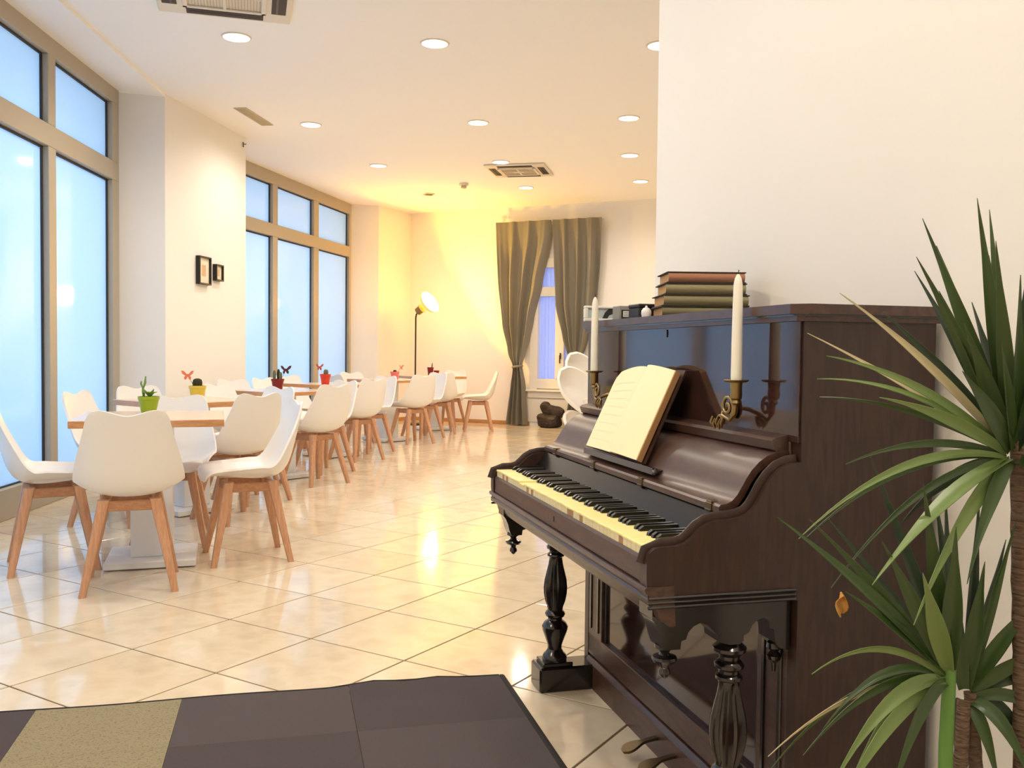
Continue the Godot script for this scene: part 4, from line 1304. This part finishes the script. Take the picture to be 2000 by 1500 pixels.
func far_corner() -> void:
	# pictures on the pier
	var t := atan2(0.99093, 0.13438)
	var pier := func(s: float, y: float) -> Vector3:
		return Vector3(-3.008 + 0.13438 * s, y, -7.996 - 0.99093 * s)
	for e in [[0.672, 1.83, 0.236, 0.262, "larger black box frame on the white pier"], [0.975, 1.835, 0.156, 0.158, "smaller black box frame on the white pier, right of the larger one"]]:
		var o := thing("picture_frame", e[4], "picture frame", pier.call(e[0], e[1]), t, "black frames on the pier")
		var w: float = e[2]
		var h: float = e[3]
		var q := Shape.new()
		for r in [[-w / 2, w / 2, h / 2 - 0.014, h / 2], [-w / 2, w / 2, -h / 2, -h / 2 + 0.014], [-w / 2, -w / 2 + 0.014, -h / 2 + 0.014, h / 2 - 0.014], [w / 2 - 0.014, w / 2, -h / 2 + 0.014, h / 2 - 0.014]]:
			q.box(Vector3(r[1] - r[0], r[3] - r[2], 0.042), Vector3((r[0] + r[1]) / 2, (r[2] + r[3]) / 2, 0.022), 0.001)
		part("frame", q, M.black_frame, o)
		part("mount", Shape.new().box(Vector3(w - 0.02, h - 0.02, 0.004), Vector3(0, 0, 0.02), 0.0), M.picture_paper, o)
		part("print", Shape.new().box(Vector3(w * 0.34, h * 0.4, 0.001), Vector3(0, 0.0, 0.0226), 0.0), M.picture_tint, o)
	# white lounge chair with petal-shaped back and arms
	var o := thing("lounge_chair", "white moulded lounge chair with petal-shaped back and arm, half hidden by the piano", "chair", Vector3(0.95, 0, -11.05))
	var n := Vector3(0.15, 0.55, 0.8).normalized()
	part("back", petal(Vector3(0.16, 0.46, -0.16), Vector3(-0.66, 0.74, -0.1).normalized(), n, 0.68, 0.42), M.white_plastic, o)
	part("arm", petal(Vector3(0.15, 0.30, 0.04), Vector3(-0.76, 0.62, 0.05).normalized(), n, 0.74, 0.46), M.white_plastic, o)
	part("seat", petal(Vector3(0.15, 0.40, 0.0), Vector3(-0.25, -0.05, 0.96).normalized(), Vector3.UP, 0.42, 0.4), M.white_plastic, o)
	part("foot", Shape.new().lathe(pts2([0.2, 0.0, 0.21, 0.01, 0.16, 0.04, 0.05, 0.07, 0.035, 0.12, 0.035, 0.3, 0.08, 0.38, 0.12, 0.40]), 32, Vector3(0.1, 0, 0.0)), M.white_plastic, o)
	part("lower_petal", petal(Vector3(0.05, 0.07, 0.10), Vector3(-0.86, 0.45, 0.1).normalized(), n, 0.46, 0.3), M.white_plastic, o)
	# dark wooden blocks on the floor under the window
	o = thing("log_stump", "dark brown knotty wooden stump on the floor under the small window", "stump", back_at(2.53, 0, 0.24))
	o.basis = back_basis()
	var blob := func(c: Vector3, r: Vector3, rot: Basis, k: float) -> Shape:
		var s := Shape.new()
		s.sheet(18, 14, func(u: float, v: float) -> Vector3:
			var a := TAU * u
			var q := PI * clampf(v, 0.02, 0.98)
			var d := Vector3(sin(q) * cos(a), cos(q), sin(q) * sin(a))
			var m := pow(pow(absf(d.x), 4.0) + pow(absf(d.y), 4.0) + pow(absf(d.z), 4.0), 0.25)
			d = d / m * (1.0 + 0.12 * sin(a * 3.0 + k) * sin(q * 2.0 + k))
			return c + rot * (d * r), 0.002, 50.0)
		return s
	part("lower_block", blob.call(Vector3(-0.02, 0.1, 0.0), Vector3(0.17, 0.1, 0.12), Basis(), 0.6), M.stump_wood, o)
	part("upper_block", blob.call(Vector3(-0.05, 0.25, -0.02), Vector3(0.07, 0.13, 0.08), Basis(Vector3.BACK, 0.55), 2.0), M.stump_wood, o)
	part("upper_block", blob.call(Vector3(0.09, 0.24, -0.01), Vector3(0.13, 0.07, 0.08), Basis(Vector3.BACK, -0.25), 3.0), M.stump_wood, o)
	part("cut_face", Shape.new().lathe(pts2([0.045, 0.0, 0.04, 0.006, 0.002, 0.008]), 14, Vector3(0.06, 0.14, 0.112), Basis(Vector3.RIGHT, 1.2) * Basis.from_scale(Vector3(1.3, 1, 0.5))), M.stump_pale, o)


# ---------------------------------------------------------------- carpet
func carpet() -> void:
	var o := thing("carpet", "dark charcoal runner carpet with one grey-beige band, at the bottom left", "carpet", Vector3(-0.033, 0, -3.067), atan2(-0.2405, 0.9706) + PI)
	# local: -x... the runner goes left (u) and towards the camera (v) from its far right corner
	o.basis = Basis(Vector3(-0.9706, 0, 0.2405), Vector3.UP, Vector3(0.2405, 0, 0.9706))
	var us := [0.0, 0.5, 1.01, 1.425, 2.1]
	var vs := [0.0, 0.36, 0.78, 1.3]
	var top := func(u: float, v: float) -> float:
		var e := exp(-pow(v / 0.09, 2.0))
		return 0.009 + e * (0.013 * exp(-pow((u - 0.42) / 0.09, 2.0)) + 0.008 * exp(-pow((u - 0.22) / 0.07, 2.0)) + 0.002 * sin(u * 9.0))
	for i in us.size() - 1:
		for j in vs.size() - 1:
			var m: Material = M.rug_dark
			if i == 2:
				m = M.rug_beige
			elif (i + j) % 3 == 1:
				m = M.rug_dark_light
			elif j == 2 and i < 2:
				m = M.rug_brown
			var a: float = us[i]
			var b: float = us[i + 1]
			var c: float = vs[j]
			var d: float = vs[j + 1]
			part("carpet_square", Shape.new().sheet(14, 10, func(u: float, v: float) -> Vector3:
				var x := lerpf(a + 0.0006, b - 0.0006, u)
				var z := lerpf(c + 0.0006, d - 0.0006, v)
				return Vector3(x, top.call(x, z) - 0.003, z), 0.006, 60.0), m, o)
	var p := PackedVector3Array()
	for k in 31:
		var x := 2.1 * k / 30.0
		p.append(Vector3(x, top.call(x, 0.0) - 0.004, -0.004))
	part("binding", Shape.new().tube(p, PackedFloat32Array([0.006]), 8), M.rug_binding, o)
	p = PackedVector3Array()
	for k in 14:
		var z := 1.3 * k / 13.0
		p.append(Vector3(-0.008, top.call(0.0, z) - 0.003, z))
	part("binding", Shape.new().tube(p, PackedFloat32Array([0.011]), 8, 0.55), M.rug_binding, o)


# ---------------------------------------------------------------- the dracaena by the camera
func leaf(o: Node3D, c: Vector3, dx: float, dy: float, dz: float, sag: float, width: float, m: Material) -> void:
	# from the crown c to a tip (in cm), bowed upwards by sag (cm)
	var tip := c + Vector3(dx, dy, dz) * 0.01
	var dir := (tip - c).normalized()
	var a := c + dir * 0.012
	var ctrl := a.lerp(tip, 0.5) + Vector3(0, sag * 0.01, 0)
	var flat := dir.cross(Vector3(-0.25, 0.25, 1.0)).normalized()
	flat = flat.rotated(dir, rng.randf_range(-0.75, 0.75))
	var w := width * 0.001
	part("leaf", Shape.new().sheet(14, 4, func(u: float, v: float) -> Vector3:
		var q := a.lerp(ctrl, u).lerp(ctrl.lerp(tip, u), u)
		var t := (a.lerp(ctrl, u).direction_to(ctrl.lerp(tip, u)))
		var s := (flat - t * flat.dot(t)).normalized()
		var k := v * 2.0 - 1.0
		var ww := w * (0.62 + 0.5 * sin(PI * minf(u * 1.25, 1.0))) * (1.0 - pow(u, 3.2)) + 0.0006
		return q + s * k * ww * 0.5 + s.cross(t) * (absf(k) * ww * 0.16), 0.0011, 50.0), m, o)


func plant() -> void:
	var o := thing("dracaena", "tall green dracaena with long narrow leaves beside the piano's near end", "potted plant", Vector3(0.765, 0, -1.39))
	var off := Vector3(-0.765, 0, 1.39)
	part("pot", Shape.new().lathe(pts2([0.11, 0.0, 0.115, 0.006, 0.15, 0.24, 0.165, 0.245, 0.168, 0.28, 0.15, 0.28, 0.146, 0.25]), 32), M.terracotta, o)
	part("soil", Shape.new().lathe(pts2([0.147, 0.24, 0.1, 0.256, 0.002, 0.26]), 24), M.soil, o)
	var stem := func(pts: Array, r0: float, r1: float, m: Material, called: String, wob: float) -> void:
		var p := PackedVector3Array()
		var r := PackedFloat32Array()
		for k in 28:
			var t := k / 27.0
			var f := t * (pts.size() - 1)
			var i := mini(int(f), pts.size() - 2)
			var q: Vector3 = (pts[i] as Vector3).lerp(pts[i + 1], f - i)
			p.append(q + off)
			r.append(lerpf(r0, r1, t) * (1.0 + wob * (0.5 * sin(k * 2.4) + 0.3 * sin(k * 4.1))))
		part(called, Shape.new().tube(p, r, 14), m, o)
	stem.call([Vector3(0.80, 0.24, -1.385), Vector3(0.792, 0.6, -1.40), Vector3(0.785, 0.97, -1.42)], 0.019, 0.014, M.bark, "trunk", 0.09)
	stem.call([Vector3(0.705, 0.24, -1.385), Vector3(0.697, 0.45, -1.40), Vector3(0.71, 0.56, -1.42)], 0.011, 0.010, M.bark, "trunk", 0.07)
	stem.call([Vector3(0.735, 0.24, -1.40), Vector3(0.73, 0.42, -1.41), Vector3(0.725, 0.57, -1.43)], 0.011, 0.010, M.bark, "trunk", 0.07)
	stem.call([Vector3(0.665, 0.24, -1.375), Vector3(0.667, 0.5, -1.385), Vector3(0.672, 0.62, -1.39)], 0.0115, 0.0095, M.shoot_green, "shoot", 0.0)
	var g: Material = M.leaf_green
	var dk: Material = M.leaf_dark
	var li: Material = M.leaf_light
	var dr: Material = M.leaf_dry
	var c1 := Vector3(0.775, 0.945, -1.42) + off
	# tall leaves of the upper crown
	leaf(o, c1, -14.0, 36.5, -2.0, 1.0, 21, g)
	leaf(o, c1, -7.6, 39.0, 2.0, 0.5, 23, g)
	leaf(o, c1, -1.6, 38.6, -6.0, 0.0, 22, g)
	leaf(o, c1, 0.6, 39.0, 4.0, 0.0, 20, dk)
	leaf(o, c1, -9.0, 33.0, -8.0, 1.0, 22, g)
	leaf(o, c1, -7.2, 32.0, 7.0, 1.0, 22, g)
	leaf(o, c1, -17.0, 30.0, 3.0, 2.0, 21, g)
	leaf(o, c1, -12.0, 29.0, -9.0, 1.5, 18, dk)
	leaf(o, c1, -11.0, 20.0, 6.0, 1.0, 24, g)
	leaf(o, c1, -10.0, 22.0, -3.0, 1.0, 24, dk)
	leaf(o, c1, 5.0, 36.0, 3.0, 0.0, 22, g)
	leaf(o, c1, 9.0, 33.0, -4.0, 1.0, 22, g)
	leaf(o, c1, 14.0, 28.0, 5.0, 2.0, 22, dk)
	leaf(o, c1, 2.0, 30.0, 10.0, 1.0, 23, g)
	leaf(o, c1, -4.0, 27.0, 8.0, 1.0, 24, g)
	leaf(o, c1, -2.5, 24.0, -9.0, 1.0, 24, dk)
	leaf(o, c1, 20.0, 18.0, 4.0, 4.0, 22, g)
	leaf(o, c1, 24.0, 8.0, 10.0, 6.0, 20, g)
	leaf(o, c1, -13.0, 25.0, 2.0, 1.0, 22, g)
	leaf(o, c1, -19.0, 22.0, -4.0, 2.0, 18, dk)
	leaf(o, c1, -7.0, 17.0, 9.0, 0.5, 26, g)
	leaf(o, c1, -3.0, 31.0, -3.0, 0.5, 24, dk)
	leaf(o, c1, -13.0, 13.0, 10.0, 1.0, 24, g)
	leaf(o, c1, 3.0, 22.0, 12.0, 0.5, 26, dk)
	# its arching leaves over the piano's end
	leaf(o, c1, -28.0, 24.5, 2.0, 3.0, 13, dr)
	leaf(o, c1, -30.5, 15.0, 4.0, 5.0, 13, li)
	leaf(o, c1, -31.5, 18.5, -2.0, 1.5, 10, dr)
	leaf(o, c1, -31.5, 11.5, 3.0, 6.0, 11, li)
	leaf(o, c1, -24.0, 9.0, 8.0, 2.5, 17, li)
	leaf(o, c1, -29.0, 8.5, -3.0, 4.0, 10, g)
	leaf(o, c1, -35.0, -12.0, 7.0, 9.5, 12, li)
	leaf(o, c1, -32.5, -12.5, 3.0, 8.5, 10, g)
	leaf(o, c1, -26.5, -1.5, 2.0, 5.0, 11, g)
	leaf(o, c1, -26.0, -17.5, 12.0, 4.5, 26, li)
	leaf(o, c1, -19.5, -23.5, 11.0, 7.0, 24, li)
	leaf(o, c1, -11.0, -18.0, 9.0, 6.0, 22, g)
	leaf(o, c1, -29.0, -20.0, 4.0, 9.0, 10, g)
	leaf(o, c1, -15.0, -12.0, -5.0, 5.0, 20, dk)
	leaf(o, c1, 4.0, -14.0, 14.0, 8.0, 22, g)
	leaf(o, c1, 18.0, -10.0, 6.0, 9.0, 22, g)
	leaf(o, c1, 10.0, -16.0, 10.0, 8.0, 22, dk)
	# the green shoot's crown
	var c2 := Vector3(0.672, 0.61, -1.39) + off
	leaf(o, c2, -28.5, 25.0, 6.0, 2.0, 22, g)
	leaf(o, c2, -22.5, 24.0, 2.0, 1.5, 16, g)
	leaf(o, c2, -18.0, 23.5, -4.0, 1.0, 14, dk)
	leaf(o, c2, -11.0, 33.0, -5.0, 1.0, 17, dk)
	leaf(o, c2, -7.0, 30.0, 5.0, 1.0, 24, g)
	leaf(o, c2, -14.0, 22.0, 8.0, 1.0, 24, g)
	leaf(o, c2, -3.0, 24.0, 7.0, 0.0, 26, g)
	leaf(o, c2, -9.0, 18.0, 10.0, 0.5, 26, li)
	leaf(o, c2, -18.0, 14.0, 5.0, 1.0, 22, g)
	leaf(o, c2, 1.0, 27.0, -5.0, 0.0, 22, dk)
	leaf(o, c2, -22.0, 1.0, 3.0, 8.0, 11, li)
	leaf(o, c2, -24.0, -10.0, 6.0, 8.0, 13, g)
	leaf(o, c2, -20.0, -8.0, 2.0, 9.0, 15, g)
	leaf(o, c2, -21.0, -15.0, 8.0, 10.0, 20, li)
	leaf(o, c2, -17.0, -15.5, 5.0, 10.0, 18, li)
	leaf(o, c2, -28.0, -12.0, 2.0, 7.0, 9, dr)
	leaf(o, c2, -13.0, -18.0, 9.0, 9.0, 18, g)
	leaf(o, c2, -22.0, -20.0, 10.0, 9.0, 20, li)
	leaf(o, c2, -26.0, -16.0, -3.0, 10.0, 12, g)
	# the lower woody crown
	var c3 := Vector3(0.716, 0.565, -1.43) + off
	leaf(o, c3, 2.5, 32.0, -2.0, 0.0, 18, dk)
	leaf(o, c3, 5.6, 28.0, 3.0, 0.5, 20, g)
	leaf(o, c3, 7.4, 24.0, -3.0, 0.5, 20, dk)
	leaf(o, c3, -3.5, 30.0, -4.0, 0.0, 22, dk)
	leaf(o, c3, -1.0, 27.0, -8.0, 0.0, 24, dk)
	leaf(o, c3, 0.5, 22.0, 4.0, 0.0, 24, g)
	leaf(o, c3, 9.0, 17.0, 4.0, 1.0, 22, g)
	leaf(o, c3, 12.0, 14.0, -2.0, 2.0, 22, dk)
	leaf(o, c3, 11.0, 9.0, 5.0, 2.0, 20, g)
	leaf(o, c3, -6.0, 18.0, 5.0, 1.0, 24, g)
	leaf(o, c3, 3.0, -14.0, 6.0, 6.0, 18, g)
	leaf(o, c3, 7.0, -12.0, 8.0, 7.0, 20, g)
	leaf(o, c3, 10.0, -10.0, 3.0, 7.0, 18, dk)
	leaf(o, c3, 1.0, -13.0, -6.0, 6.0, 16, dk)
	leaf(o, c3, 12.0, -3.0, 6.0, 5.0, 18, g)
	leaf(o, c3, 14.0, 3.0, 3.0, 4.0, 18, g)
	part("dry_leaf", Shape.new().sheet(8, 6, func(u: float, v: float) -> Vector3:
		return Vector3(0.512, 0.712, -1.41) + off + Vector3(0.026 * (u - 0.5) * sin(PI * clampf(v * 0.8 + 0.15, 0.0, 1.0)), 0.034 * (v - 0.5), 0.012 * cos(u * 4.0) + 0.005 * sin(v * 7.0)), 0.0012, 60.0), M.dry_orange, o)
